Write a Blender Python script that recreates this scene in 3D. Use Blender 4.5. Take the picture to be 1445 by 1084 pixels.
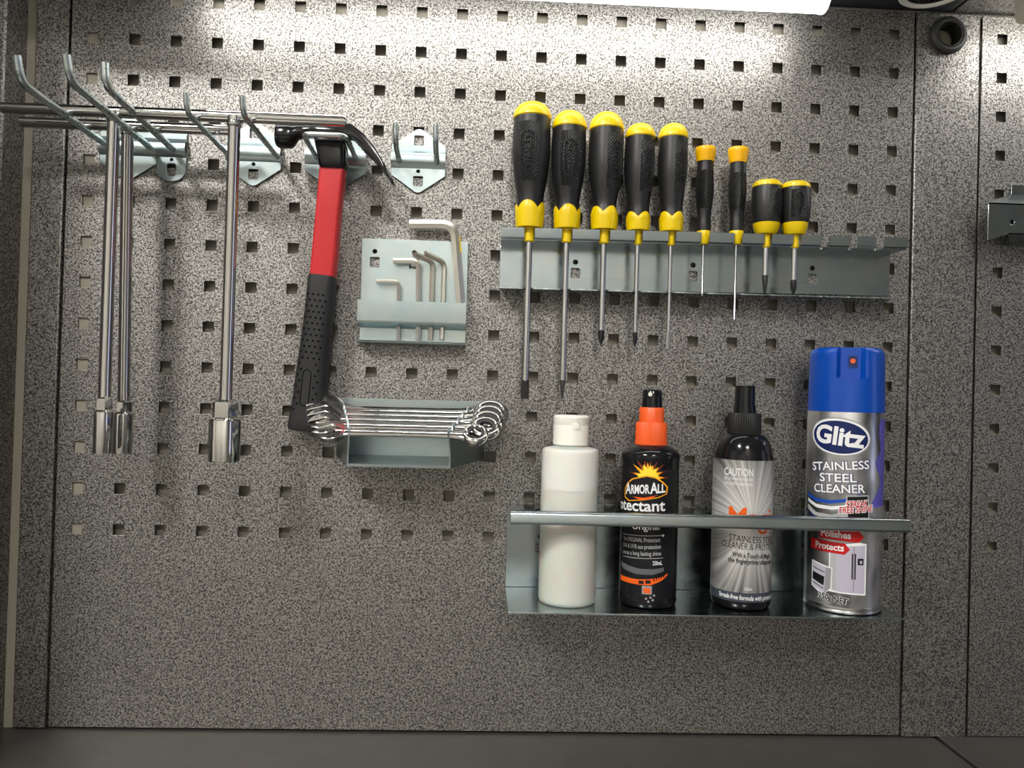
import bpy, bmesh, math, random
from mathutils import Vector, Matrix
from mathutils.geometry import delaunay_2d_cdt

random.seed(7)
for o in list(bpy.data.objects):
    bpy.data.objects.remove(o, do_unlink=True)
SC = bpy.context.scene
COL = SC.collection
PI = math.pi

# ------------------------------------------------------------------ camera
CAM = Vector((-0.00783564, -0.69616395, -0.09041286))
RGT = Vector((0.99889712, -0.03808668, 0.02745824))
DWN = Vector((0.02783818, 0.00948119, -0.99956748))
FWD = Vector((0.03780987, 0.99922946, 0.010531))
cd = bpy.data.cameras.new('camera')
cd.sensor_width = 36.0
cd.lens = 36.0 * 1040 / 1445
cd.clip_start = 0.01
cam = bpy.data.objects.new('camera', cd)
COL.objects.link(cam)
m = Matrix.Identity(4)
for i in range(3):
    m[i][0] = RGT[i]; m[i][1] = -DWN[i]; m[i][2] = -FWD[i]; m[i][3] = CAM[i]
cam.matrix_world = m
SC.camera = cam

# ------------------------------------------------------------------ light and exposure
EXPOSURE = 0.0
TUBE_STRENGTH = 11.5
TUBE2_STRENGTH = 12.5
CEILING_STRENGTH = 180.0
FILL_STRENGTH = 95.0
WINDOW_STRENGTH = 1.1
WORLD_STRENGTH = 0.12
SC.view_settings.view_transform = 'Standard'
SC.view_settings.look = 'None'
SC.view_settings.exposure = EXPOSURE
SC.view_settings.gamma = 1.0
SC.view_settings.use_curve_mapping = False
w = bpy.data.worlds.new('world'); SC.world = w
w.use_nodes = True
w.node_tree.nodes['Background'].inputs[0].default_value = (0.9, 0.95, 1.0, 1)
w.node_tree.nodes['Background'].inputs[1].default_value = WORLD_STRENGTH


def P(px, py, h):
    """point of the photograph (1445 x 1084) that lies h mm in front of the panel: x, z in mm"""
    d = RGT * ((px - 722.5) / 1040) + DWN * ((py - 542) / 1040) + FWD
    t = (-h / 1000 - CAM.y) / d.y
    q = CAM + d * t
    return q.x * 1000, q.z * 1000


def PX(px, py, h): return P(px, py, h)[0]
def PZ(px, py, h): return P(px, py, h)[1]
def P3(px, py, h):
    a = P(px, py, h); return (a[0], h, a[1])


# ------------------------------------------------------------------ materials
def newmat(name):
    mt = bpy.data.materials.new(name); mt.use_nodes = True
    return mt, mt.node_tree.nodes, mt.node_tree.links, mt.node_tree.nodes['Principled BSDF']


def setp(b, **k):
    for n, v in k.items():
        n = {'color': 'Base Color', 'rough': 'Roughness', 'metal': 'Metallic', 'coat': 'Coat Weight',
             'spec': 'Specular IOR Level', 'trans': 'Transmission Weight', 'sss': 'Subsurface Weight',
             'sssr': 'Subsurface Radius', 'ssss': 'Subsurface Scale', 'aniso': 'Anisotropic',
             'ecol': 'Emission Color', 'estr': 'Emission Strength'}[n]
        if n in ('Base Color', 'Emission Color'): v = (*v, 1)
        b.inputs[n].default_value = v


def plain(name, color, rough=0.5, metal=0.0, var=0.0, scale=60, bump=0.0, **k):
    mt, N, L, b = newmat(name)
    setp(b, color=color, rough=rough, metal=metal, **k)
    if var or bump:
        tc = N.new('ShaderNodeTexCoord')
        no = N.new('ShaderNodeTexNoise'); no.inputs['Scale'].default_value = scale; no.inputs['Detail'].default_value = 3
        L.new(tc.outputs['Object'], no.inputs['Vector'])
        if var:
            mx = N.new('ShaderNodeMix'); mx.data_type = 'RGBA'
            mx.inputs['A'].default_value = (*[c * (1 - var) for c in color], 1)
            mx.inputs['B'].default_value = (*[min(1, c * (1 + var)) for c in color], 1)
            L.new(no.outputs['Fac'], mx.inputs['Factor']); L.new(mx.outputs['Result'], b.inputs['Base Color'])
        if bump:
            bp = N.new('ShaderNodeBump'); bp.inputs['Strength'].default_value = bump; bp.inputs['Distance'].default_value = 0.0004
            L.new(no.outputs['Fac'], bp.inputs['Height']); L.new(bp.outputs['Normal'], b.inputs['Normal'])
    return mt


def hammered(name, lo, hi, metal=0.9, rough=0.47):
    mt, N, L, b = newmat(name)
    tc = N.new('ShaderNodeTexCoord')
    no = N.new('ShaderNodeTexNoise'); no.inputs['Scale'].default_value = 680; no.inputs['Detail'].default_value = 1.0
    no.inputs['Roughness'].default_value = 0.4; no.inputs['Distortion'].default_value = 0.9
    L.new(tc.outputs['Object'], no.inputs['Vector'])
    rp = N.new('ShaderNodeValToRGB')
    rp.color_ramp.elements[0].position = 0.40; rp.color_ramp.elements[0].color = (*lo, 1)
    rp.color_ramp.elements[1].position = 0.60; rp.color_ramp.elements[1].color = (*hi, 1)
    L.new(no.outputs['Fac'], rp.inputs['Fac']); L.new(rp.outputs['Color'], b.inputs['Base Color'])
    big = N.new('ShaderNodeTexNoise'); big.inputs['Scale'].default_value = 14
    L.new(tc.outputs['Object'], big.inputs['Vector'])
    mr = N.new('ShaderNodeMapRange'); mr.inputs['To Min'].default_value = rough - 0.04; mr.inputs['To Max'].default_value = rough + 0.04
    L.new(big.outputs['Fac'], mr.inputs['Value']); L.new(mr.outputs['Result'], b.inputs['Roughness'])
    bp = N.new('ShaderNodeBump'); bp.inputs['Strength'].default_value = 0.55; bp.inputs['Distance'].default_value = 0.0006
    L.new(no.outputs['Fac'], bp.inputs['Height']); L.new(bp.outputs['Normal'], b.inputs['Normal'])
    setp(b, metal=metal)
    return mt


def zincmat(name, col, rough=0.3):
    mt, N, L, b = newmat(name)
    tc = N.new('ShaderNodeTexCoord')
    no = N.new('ShaderNodeTexNoise'); no.inputs['Scale'].default_value = 38; no.inputs['Detail'].default_value = 4
    L.new(tc.outputs['Object'], no.inputs['Vector'])
    rp = N.new('ShaderNodeValToRGB')
    rp.color_ramp.elements[0].position = 0.3; rp.color_ramp.elements[0].color = (col[0] * .86, col[1] * .95, col[2] * 1.0, 1)
    rp.color_ramp.elements[1].position = 0.7; rp.color_ramp.elements[1].color = (col[0] * 1.03, col[1] * 1.03, col[2] * .98, 1)
    L.new(no.outputs['Fac'], rp.inputs['Fac']); L.new(rp.outputs['Color'], b.inputs['Base Color'])
    n2 = N.new('ShaderNodeTexNoise'); n2.inputs['Scale'].default_value = 160
    mp = N.new('ShaderNodeMapping'); mp.inputs['Scale'].default_value = (0.5, 1, 1)
    L.new(tc.outputs['Object'], mp.inputs['Vector']); L.new(mp.outputs['Vector'], n2.inputs['Vector'])
    mr = N.new('ShaderNodeMapRange'); mr.inputs['To Min'].default_value = rough - 0.07; mr.inputs['To Max'].default_value = rough + 0.1
    L.new(n2.outputs['Fac'], mr.inputs['Value']); L.new(mr.outputs['Result'], b.inputs['Roughness'])
    setp(b, metal=1.0)
    return mt


def knurl(name, color, r, z0, z1, u0, half, chevron=False):
    """rubber with a field of small raised diamonds (or herringbone ribs) between z0 and z1, mm, in the part's own frame"""
    mt, N, L, b = newmat(name)
    setp(b, color=color, rough=0.42)
    tc = N.new('ShaderNodeTexCoord'); sp = N.new('ShaderNodeSeparateXYZ')
    L.new(tc.outputs['Object'], sp.inputs[0])

    def M(op, a, c=None, d=None):
        n = N.new('ShaderNodeMath'); n.operation = op
        for i, v in enumerate((a, c, d)):
            if v is None: continue
            if isinstance(v, (int, float)): n.inputs[i].default_value = v
            else: L.new(v, n.inputs[i])
        return n.outputs[0]
    ny = M('MULTIPLY', sp.outputs['Y'], -1.0)
    ang = M('ARCTAN2', sp.outputs['X'], ny)
    u = M('SUBTRACT', M('MULTIPLY', ang, r), u0)
    v = M('MULTIPLY', sp.outputs['Z'], 1000.0)
    if chevron:
        wv = M('SINE', M('MULTIPLY', M('ADD', M('ABSOLUTE', u), v), 2.6))
    else:
        a1 = M('SINE', M('MULTIPLY', M('ADD', M('MULTIPLY', u, 1.25), v), 2.0))
        a2 = M('SINE', M('MULTIPLY', M('SUBTRACT', M('MULTIPLY', u, 1.25), v), 2.0))
        wv = M('MINIMUM', a1, a2)
        wv = M('MAXIMUM', a1, a2)
    mk = M('LESS_THAN', M('ABSOLUTE', u), half)
    mk = M('MULTIPLY', mk, M('GREATER_THAN', v, z0)); mk = M('MULTIPLY', mk, M('LESS_THAN', v, z1))
    hgt = M('MULTIPLY', wv, mk)
    bp = N.new('ShaderNodeBump'); bp.inputs['Strength'].default_value = 1.0; bp.inputs['Distance'].default_value = 0.0012
    L.new(hgt, bp.inputs['Height']); L.new(bp.outputs['Normal'], b.inputs['Normal'])
    return mt


def emit(name, color, strength):
    mt, N, L, b = newmat(name)
    setp(b, color=(0.9, 0.9, 0.9), ecol=color, estr=strength, rough=0.4)
    return mt


M = {}
M['panel'] = hammered('hammered_grey_paint', (0.085, 0.082, 0.076), (0.42, 0.404, 0.376))
M['backing'] = plain('beige_backing_paint', (0.30, 0.275, 0.22), 0.6, var=0.05, scale=8)
M['zinc'] = zincmat('zinc_plate', (0.47, 0.525, 0.53), 0.30)
M['zinc_dark'] = zincmat('zinc_plate_smooth', (0.40, 0.43, 0.44), 0.2)
M['wire'] = zincmat('zinc_wire', (0.66, 0.71, 0.71), 0.27)
M['chrome'] = plain('polished_chrome', (0.64, 0.625, 0.60), 0.08, 1.0, var=0.03, scale=30)
M['steel'] = plain('satin_steel', (0.55, 0.55, 0.54), 0.24, 1.0, var=0.06, scale=90)
M['hexsteel'] = plain('nickel_hex_steel', (0.86, 0.84, 0.74), 0.36, 1.0, var=0.06, scale=80)
M['tip'] = plain('black_oxide_tip', (0.05, 0.05, 0.05), 0.4, 0.7, var=0.1, scale=200)
M['rubber'] = plain('black_rubber', (0.012, 0.012, 0.013), 0.5, var=0.15, scale=120, bump=0.1)
M['griprubber'] = plain('black_grip_rubber', (0.022, 0.022, 0.023), 0.5, var=0.15, scale=120, bump=0.1)
M['gripdark'] = plain('grip_dimple', (0.002, 0.002, 0.002), 0.9, var=0.1, spec=0.1)
M['red'] = plain('red_handle_plastic', (0.62, 0.025, 0.03), 0.38, var=0.06, scale=40)
M['blackgloss'] = plain('black_lacquer', (0.008, 0.008, 0.009), 0.16, var=0.2, scale=90, bump=0.35)
M['yellow'] = plain('yellow_plastic', (0.85, 0.60, 0.0), 0.34, var=0.03, scale=30)
M['amber'] = plain('amber_plastic', (0.92, 0.48, 0.0), 0.32, var=0.03, scale=30)
M['orange'] = plain('orange_plastic', (0.86, 0.11, 0.015), 0.36, var=0.04, scale=40)
M['blackplastic'] = plain('black_plastic', (0.008, 0.008, 0.009), 0.12, var=0.1, scale=60, spec=0.3)
M['blackmatte'] = plain('black_ribbed_plastic', (0.014, 0.014, 0.013), 0.45, var=0.1, scale=60, spec=0.3)
M['blue'] = plain('blue_plastic', (0.0, 0.06, 0.40), 0.26, var=0.04, scale=30)
M['blueshade'] = plain('shaded_blue_recess', (0.0, 0.012, 0.10), 0.4, var=0.05)  # recess shade put into a darker copy of the cap's blue
M['white'] = plain('white_plastic', (0.88, 0.86, 0.78), 0.42, var=0.03, scale=60)
M['cream'] = plain('cream_plastic', (0.72, 0.67, 0.58), 0.45, var=0.03, scale=60)
M['top'] = plain('grey_steel_worktop', (0.15, 0.142, 0.132), 0.42, 0.75, var=0.15, scale=50, bump=0.05)
M['carcass'] = plain('shaded_cabinet_paint', (0.018, 0.02, 0.028), 0.35, var=0.1, scale=40)  # unlit underside's shade put into the paint; right cabinet gets a lighter material
M['grommet'] = plain('dark_grey_grommet', (0.03, 0.03, 0.033), 0.5, var=0.1, scale=80)
M['tube'] = emit('lit_tube_diffuser', (1.0, 0.985, 0.95), TUBE_STRENGTH)
M['tube2'] = emit('lit_tube_diffuser_right', (1.0, 0.985, 0.95), TUBE2_STRENGTH)
M['ceil_emit'] = emit('lit_ceiling_panel', (1.0, 0.98, 0.95), CEILING_STRENGTH)
M['fill_emit'] = emit('far_fill_panel', (1.0, 0.98, 0.95), FILL_STRENGTH)
M['win_emit'] = emit('daylight_pane', (0.45, 0.55, 1.0), WINDOW_STRENGTH)
M['roomwall'] = plain('garage_wall_paint', (0.60, 0.58, 0.53), 0.8, var=0.05, scale=4)
M['darkwall'] = plain('dark_grey_wall_paint', (0.20, 0.19, 0.175), 0.7, var=0.1, scale=4)
M['roomfloor'] = plain('garage_floor_concrete', (0.12, 0.12, 0.12), 0.6, var=0.15, scale=6)
M['roomceil'] = plain('garage_ceiling_paint', (0.7, 0.7, 0.68), 0.8, var=0.03, scale=4)
# label inks
INK = {}
def ink(name, color, rough=0.4, metal=0.0):
    if name not in INK: INK[name] = plain('ink_' + name, color, rough, metal, var=0.02, scale=50, spec=0.3)
    return INK[name]
ink('white', (0.85, 0.85, 0.85)); ink('black', (0.008, 0.008, 0.01)); ink('navy', (0.008, 0.018, 0.10))
ink('silver', (0.62, 0.62, 0.62), 0.3, 0.85); ink('red', (0.55, 0.012, 0.012)); ink('orange', (0.85, 0.12, 0.01))
ink('amber', (0.95, 0.40, 0.01)); ink('yellow', (1.0, 0.75, 0.05)); ink('grey', (0.30, 0.30, 0.31)); ink('slate', (0.05, 0.06, 0.08))
ink('lilac', (0.50, 0.47, 0.56)); ink('violet', (0.10, 0.09, 0.42)); ink('royal', (0.01, 0.07, 0.42)); ink('palegrey', (0.45, 0.45, 0.45))
ink('brown', (0.22, 0.03, 0.005)); ink('midgrey', (0.12, 0.12, 0.125)); ink('lightsilver', (0.78, 0.78, 0.76), 0.35, 0.5)


def inside(p, loop):
    c = False; n = len(loop)
    for i in range(n):
        a, b_ = loop[i], loop[(i + 1) % n]
        if (a[1] > p[1]) != (b_[1] > p[1]) and p[0] < (b_[0] - a[0]) * (p[1] - a[1]) / (b_[1] - a[1]) + a[0]: c = not c
    return c


def triangulate(loops):
    """triangles of an outline (first loop) minus its holes; returns points, triangles"""
    pts = []; ed = []
    for l in loops:
        k = len(pts); n = len(l)
        pts += [Vector((p[0], p[1])) for p in l]; ed += [(k + i, k + (i + 1) % n) for i in range(n)]
    v, e, f, *_ = delaunay_2d_cdt(pts, ed, [], 0, 1e-6)
    out = []
    for t in f:
        c = ((v[t[0]][0] + v[t[1]][0] + v[t[2]][0]) / 3, (v[t[0]][1] + v[t[1]][1] + v[t[2]][1]) / 3)
        if inside(c, loops[0]) and not any(inside(c, h) for h in loops[1:]): out.append(tuple(t))
    return [(q[0], q[1]) for q in v], out


# ------------------------------------------------------------------ mesh helpers (mm; x right, h out of the wall, z up)
def tagthing(o, label, cat, group=None, kind=None):
    if label: o['label'] = label
    if cat: o['category'] = cat
    if group: o['group'] = group
    if kind: o['kind'] = kind
    return o


def thing(name, label, cat, loc, group=None):
    o = bpy.data.objects.new(name, None)
    o.empty_display_size = 0.01
    o.location = (loc[0] / 1000, -loc[1] / 1000, loc[2] / 1000)
    COL.objects.link(o)
    return tagthing(o, label, cat, group)


def wloc(o):
    v = Vector((0, 0, 0))
    while o is not None:
        v += Vector(o.location); o = o.parent
    return v


class MB:
    def __init__(s): s.v = []; s.f = []; s.mi = []; s.cur = 0

    def add(s, vs, fs):
        n = len(s.v); s.v += [tuple(q) for q in vs]; s.f += [tuple(i + n for i in f) for f in fs]; s.mi += [s.cur] * len(fs); return s

    def box(s, x0, x1, h0, h1, z0, z1):
        vs = [(x, h, z) for x in (x0, x1) for h in (h0, h1) for z in (z0, z1)]
        return s.add(vs, [(0, 1, 3, 2), (4, 6, 7, 5), (0, 4, 5, 1), (2, 3, 7, 6), (0, 2, 6, 4), (1, 5, 7, 3)])

    def loft(s, rings, cap=True, closed=True):
        n = len(rings[0]); vs = [q for r in rings for q in r]; fs = []
        for i in range(len(rings) - 1):
            for j in range(n if closed else n - 1):
                k = (j + 1) % n
                fs.append((i * n + j, i * n + k, (i + 1) * n + k, (i + 1) * n + j))
        if cap and closed:
            fs.append(tuple(range(n))); fs.append(tuple((len(rings) - 1) * n + j for j in range(n)))
        return s.add(vs, fs)

    def tube(s, pts, r, n=12, twist=0.0, cap=True):
        pts = [Vector(p) for p in pts]
        rs = r if isinstance(r, (list, tuple)) else [r] * len(pts)
        T = []
        for i in range(len(pts)):
            a = pts[max(i - 1, 0)]; b = pts[min(i + 1, len(pts) - 1)]
            T.append((b - a).normalized())
        ref = Vector((0, 0, 1)) if abs(T[0].z) < 0.9 else Vector((1, 0, 0))
        U = T[0].cross(ref).normalized(); rings = []
        for i, p in enumerate(pts):
            if i:
                q = T[i - 1].rotation_difference(T[i]); U = (q @ U).normalized()
            W = T[i].cross(U).normalized()
            rings.append([tuple(p + (U * math.cos(twist + 2 * PI * j / n) + W * math.sin(twist + 2 * PI * j / n)) * rs[i]) for j in range(n)])
        return s.loft(rings, cap)

    def lathe(s, prof, c, n=32, axis='z', rib=0, ribd=0.0, cap=True):
        """prof: (r, t) along the axis from c"""
        rings = []
        for r, t in prof:
            ring = []
            for j in range(n):
                a = 2 * PI * j / n
                rr = r + (ribd if rib and (j % 2) else 0)
                if axis == 'z': q = (c[0] + rr * math.sin(a), c[1] + rr * math.cos(a), c[2] + t)
                elif axis == 'h': q = (c[0] + rr * math.sin(a), c[1] + t, c[2] + rr * math.cos(a))
                else: q = (c[0] + t, c[1] + rr * math.sin(a), c[2] + rr * math.cos(a))
                ring.append(q)
            rings.append(ring)
        return s.loft(rings, cap)

    def plate(s, outer, holes, fr, t):
        """outline with holes in (u, v), extruded by t; fr(u, v, w) -> (x, h, z)"""
        loops = [list(outer)] + [list(hh) for hh in holes]
        pv, tris = triangulate(loops); n = len(pv)
        vs = [fr(p[0], p[1], 0) for p in pv] + [fr(p[0], p[1], t) for p in pv]
        fs = [tuple(x) for x in tris] + [tuple(n + i for i in reversed(x)) for x in tris]
        for l in loops:
            k = len(vs); m_ = len(l)
            vs += [fr(p[0], p[1], 0) for p in l] + [fr(p[0], p[1], t) for p in l]
            for i in range(m_):
                j = (i + 1) % m_
                fs.append((k + i, k + j, k + m_ + j, k + m_ + i))
        return s.add(vs, fs)

    def sheet(s, path, t, x0, x1):
        """sheet metal: profile path in (h, z), thickness t, drawn along x"""
        pts = [Vector(p) for p in path]; up = []; dn = []
        for i in range(len(pts)):
            d1 = (pts[i] - pts[i - 1]).normalized() if i else None
            d2 = (pts[i + 1] - pts[i]).normalized() if i < len(pts) - 1 else None
            if d1 is None: nn = Vector((-d2.y, d2.x)); k = 1
            elif d2 is None: nn = Vector((-d1.y, d1.x)); k = 1
            else:
                n1 = Vector((-d1.y, d1.x)); n2 = Vector((-d2.y, d2.x)); nn = (n1 + n2).normalized(); k = 1 / max(0.35, nn.dot(n1))
            up.append(pts[i] + nn * (t / 2 * k)); dn.append(pts[i] - nn * (t / 2 * k))
        ring = up + dn[::-1]
        return s.loft([[(x, q[0], q[1]) for q in ring] for x in (x0, x1)])

    def build(s, name, mat, parent=None, angle=35, smooth=True, bevel=0.0, label=None, fix=True):
        off = wloc(parent) if parent else Vector((0, 0, 0))
        me = bpy.data.meshes.new(name)
        me.from_pydata([(x / 1000 - off.x, -h / 1000 - off.y, z / 1000 - off.z) for x, h, z in s.v], [], s.f)
        if isinstance(mat, (list, tuple)):
            for q in mat: me.materials.append(q)
            me.polygons.foreach_set('material_index', s.mi)
        else: me.materials.append(mat)
        bm = bmesh.new(); bm.from_mesh(me)
        bmesh.ops.remove_doubles(bm, verts=bm.verts, dist=1e-6)
        if fix: bmesh.ops.recalc_face_normals(bm, faces=bm.faces)
        bm.to_mesh(me); bm.free()
        if smooth:
            me.polygons.foreach_set('use_smooth', [True] * len(me.polygons))
            me.set_sharp_from_angle(angle=math.radians(angle))
        ob = bpy.data.objects.new(name, me); COL.objects.link(ob)
        if parent: ob.parent = parent
        if bevel:
            b = ob.modifiers.new('bevel', 'BEVEL'); b.width = bevel / 1000; b.segments = 2; b.limit_method = 'ANGLE'; b.angle_limit = math.radians(40)
            b.harden_normals = False
        if label: ob['label'] = label
        return ob


def struct(name, mb, mat, **k):
    o = mb.build(name, mat, **k); o['kind'] = 'structure'; return o


def fillet(pts, r, n=6):
    pts = [Vector(p) for p in pts]; out = [pts[0]]
    for i in range(1, len(pts) - 1):
        a, b, c = pts[i - 1], pts[i], pts[i + 1]
        d1 = (a - b); d2 = (c - b); l = min(r, d1.length * .49, d2.length * .49)
        p0 = b + d1.normalized() * l; p1 = b + d2.normalized() * l
        for k in range(n + 1):
            t = k / n
            out.append(p0 * (1 - t) ** 2 + b * 2 * t * (1 - t) + p1 * t * t)
    out.append(pts[-1])
    return out


def sq(cx, cz, a, b=None, r=0.0):
    b = b or a
    if r <= 0: return [(cx - a, cz - b), (cx + a, cz - b), (cx + a, cz + b), (cx - a, cz + b)]
    out = []
    for sx, sz, a0 in ((1, 1, 0), (-1, 1, PI / 2), (-1, -1, PI), (1, -1, 1.5 * PI)):
        for k in range(5):
            t = a0 + k / 4 * PI / 2
            out.append((cx + sx * (a - r) + r * math.cos(t), cz + sz * (b - r) + r * math.sin(t)))
    return out


def circ(cx, cz, r, n=16, ry=None):
    ry = ry or r
    return [(cx + r * math.cos(2 * PI * k / n), cz + ry * math.sin(2 * PI * k / n)) for k in range(n)]


def wallframe(h0): return lambda u, v, w: (u, h0 + w, v)


# ------------------------------------------------------------------ text and wrapped print
def text_mesh(s, size, bold=0.0, shear=0.0, align='CENTER', space=1.0, width=None):
    """triangulated text in mm, centred on (0, 0) baseline; returns bmesh"""
    cu = bpy.data.curves.new('lettering', 'FONT')
    cu.body = s; cu.size = size; cu.align_x = align; cu.offset = bold; cu.shear = shear; cu.space_character = space
    cu.resolution_u = 3
    ob = bpy.data.objects.new('lettering', cu)
    me = bpy.data.meshes.new_from_object(ob)
    bm = bmesh.new(); bm.from_mesh(me)
    bpy.data.objects.remove(ob); bpy.data.curves.remove(cu); bpy.data.meshes.remove(me)
    if width:
        xs = [v.co.x for v in bm.verts]
        if xs:
            k = width / (max(xs) - min(xs)); c = (max(xs) + min(xs)) / 2
            for v in bm.verts: v.co.x = (v.co.x - (c if align == 'CENTER' else min(xs))) * k
    return bm


def poly_bm(outer, holes=()):
    bm = bmesh.new()
    loops = [list(outer)] + [list(h) for h in holes]
    pv, tris = triangulate(loops)
    vs = [bm.verts.new((p[0], p[1], 0)) for p in pv]
    for t in tris: bm.faces.new([vs[i] for i in t])
    return bm


def slice_bm(bm, step=2.0, stepv=None):
    xs = [v.co.x for v in bm.verts]
    if not xs: return
    x = math.floor(min(xs) / step) * step + step
    while x < max(xs):
        bmesh.ops.bisect_plane(bm, geom=bm.verts[:] + bm.edges[:] + bm.faces[:], plane_co=(x, 0, 0), plane_no=(1, 0, 0)); x += step
    if stepv:
        ys = [v.co.y for v in bm.verts]; y = math.floor(min(ys) / stepv) * stepv + stepv
        while y < max(ys):
            bmesh.ops.bisect_plane(bm, geom=bm.verts[:] + bm.edges[:] + bm.faces[:], plane_co=(0, y, 0), plane_no=(0, 1, 0)); y += stepv


def wrap(name, bm, mat, parent, c, rfun, off, u0=0.0, v0=0.0, rot=0.0, phi0=0.0, thick=0.0, stepv=None, vbend=0.0):
    """print laid on a round body: (u, v) mm -> angle about the axis through c=(x,h), height v; u grows to the right seen from the front"""
    if rot: bmesh.ops.rotate(bm, verts=bm.verts, cent=(0, 0, 0), matrix=Matrix.Rotation(rot, 3, 'Z'))
    for v in bm.verts: v.co.x += u0; v.co.y += v0
    slice_bm(bm, 2.0, stepv)
    mb = MB(); vs = []
    R0 = rfun(v0)
    for v in bm.verts:
        r = rfun(v.co.y) + off; a = v.co.x / R0 + phi0
        vs.append((c[0] + r * math.sin(a), c[1] + r * math.cos(a), v.co.y))
    bm.verts.index_update()
    mb.add(vs, [[q.index for q in f.verts] for f in bm.faces])
    # outward normals: seen from the front counter-clockwise
    ob = mb.build(name, mat, parent, fix=False, smooth=False)
    me = ob.data
    off2 = wloc(parent)
    cc = Vector((c[0] / 1000 - off2.x, -c[1] / 1000 - off2.y, 0))
    b2 = bmesh.new(); b2.from_mesh(me)
    b2.normal_update()
    for f in b2.faces:
        d = f.calc_center_median() - cc; d.z = 0
        if f.normal.dot(d) < 0: f.normal_flip()
    if thick: bmesh.ops.solidify(b2, geom=b2.faces[:], thickness=thick / 1000)
    b2.to_mesh(me); b2.free(); bm.free()
    return ob


# ================================================================== THE SETTING
GAP = 10.0
b = MB(); b.box(-2200, 2200, -GAP - 60, -GAP, -1250, 1250); struct('wall_back', b, M['backing'])
b = MB(); b.box(-2260, -2200, -GAP - 60, 2600, -1250, 1250); struct('wall_left', b, M['roomwall'])
b = MB(); b.box(2200, 2260, -GAP - 60, 2600, -1250, 1250); struct('wall_right', b, M['darkwall'])
b = MB(); b.box(-2260, 2260, 2600, 2660, -1250, 1250); struct('wall_front', b, M['roomwall'])
b = MB(); b.box(-2260, 2260, -GAP - 60, 2660, -1310, -1250); struct('floor', b, M['roomfloor'])
b = MB(); b.box(-2260, 2260, -GAP - 60, 2660, 1250, 1310); struct('ceiling', b, M['roomceil'])
wn = MB(); wn.box(2188, 2200, 700, 1300, -250, 650); wo = wn.build('window_1', M['roomceil']); wo['kind'] = 'structure'
wn = MB(); wn.box(2184, 2190, 740, 1260, -210, 610); wn.build('pane', M['win_emit'], wo)

# ceiling luminaire
cl = thing('ceiling_light', 'square lit ceiling panel hanging in the room to the upper left', 'ceiling light', (-950, 1450, 1250))
b = MB(); b.box(-1110, -790, 1290, 1610, 1215, 1250); b.build('housing', M['white'], cl)
b = MB(); b.box(-1095, -805, 1305, 1595, 1209, 1216); b.build('diffuser', M['ceil_emit'], cl)


cl = thing('ceiling_light', 'added square fill panel overhead towards the far side of the room', 'ceiling light', (150, 2100, 1250))  # unseen fill panel, added to brighten the room and the right side
b = MB(); b.box(-10, 310, 1940, 2260, 1215, 1250); b.build('housing', M['white'], cl)
b = MB(); b.box(5, 295, 1955, 2245, 1209, 1216); b.build('diffuser', M['fill_emit'], cl)


def perforated(name, label, x0, x1, z0, z1, cols, rows, t=1.0, upright=False):
    xs = sorted({x0, x1} | {c + d for c in cols for d in (-5, 5)})
    zs = sorted({z0, z1} | {c + d for c in rows for d in (-5, 5)})
    holes_x = {round(c - 5, 3) for c in cols}; holes_z = {round(c - 5, 3) for c in rows}
    nx, nz = len(xs), len(zs); mb = MB()
    idx = lambda i, j, k: (k * nx + i) * nz + j
    vs = [(x, -t * k, z) for k in (0, 1) for x in xs for z in zs]
    solid = lambda i, j: 0 <= i < nx - 1 and 0 <= j < nz - 1 and not (round(xs[i], 3) in holes_x and round(zs[j], 3) in holes_z)
    fs = []
    for i in range(nx - 1):
        for j in range(nz - 1):
            if not solid(i, j): continue
            fs.append((idx(i, j, 0), idx(i + 1, j, 0), idx(i + 1, j + 1, 0), idx(i, j + 1, 0)))
            fs.append((idx(i, j, 1), idx(i, j + 1, 1), idx(i + 1, j + 1, 1), idx(i + 1, j, 1)))
            for di, dj, a, c in ((-1, 0, (i, j), (i, j + 1)), (1, 0, (i + 1, j), (i + 1, j + 1)), (0, -1, (i, j), (i + 1, j)), (0, 1, (i, j + 1), (i + 1, j + 1))):
                if not solid(i + di, j + dj):
                    fs.append((idx(*a, 0), idx(*c, 0), idx(*c, 1), idx(*a, 1)))
    mb.add(vs, fs)
    root = thing(name, label, 'pegboard', ((x0 + x1) / 2, 0, z0))
    mb.build('perforated_sheet', M['panel'], root, smooth=False, bevel=0.3)
    # thin folded top return and a painted upright behind the first column of holes
    e = MB(); e.box(x0 + 1.6, x1 - 1.6, -GAP + .5, -t, z1 - 1.5, z1); e.build('top_return', M['panel'], root, smooth=False)
    if upright:
        e = MB(); e.box(x0 + 1, x0 + 36, -GAP + .5, -2.2, z0 + 2, z1 - 3); e.build('frame_upright', M['backing'], root, smooth=False)
    return root


PZ0, PZ1 = -410.0, 288.0
perforated('perforated_panel', 'wide grey hammered steel panel with square holes behind the tools and bottles', -399.5, 399.5, PZ0, PZ1,
           [(-10 + c) * 38.0 for c in range(21)], [(6 - r) * 38.0 for r in range(-1, 13)], upright=True)
perforated('perforated_panel', 'grey hammered perforated panel at the right edge, beyond the plain post', 467.2, 1267.2, PZ0, PZ1,
           [487.4 + 38.0 * c for c in range(21)], [(6 - r) * 38.0 for r in range(-1, 13)])

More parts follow.
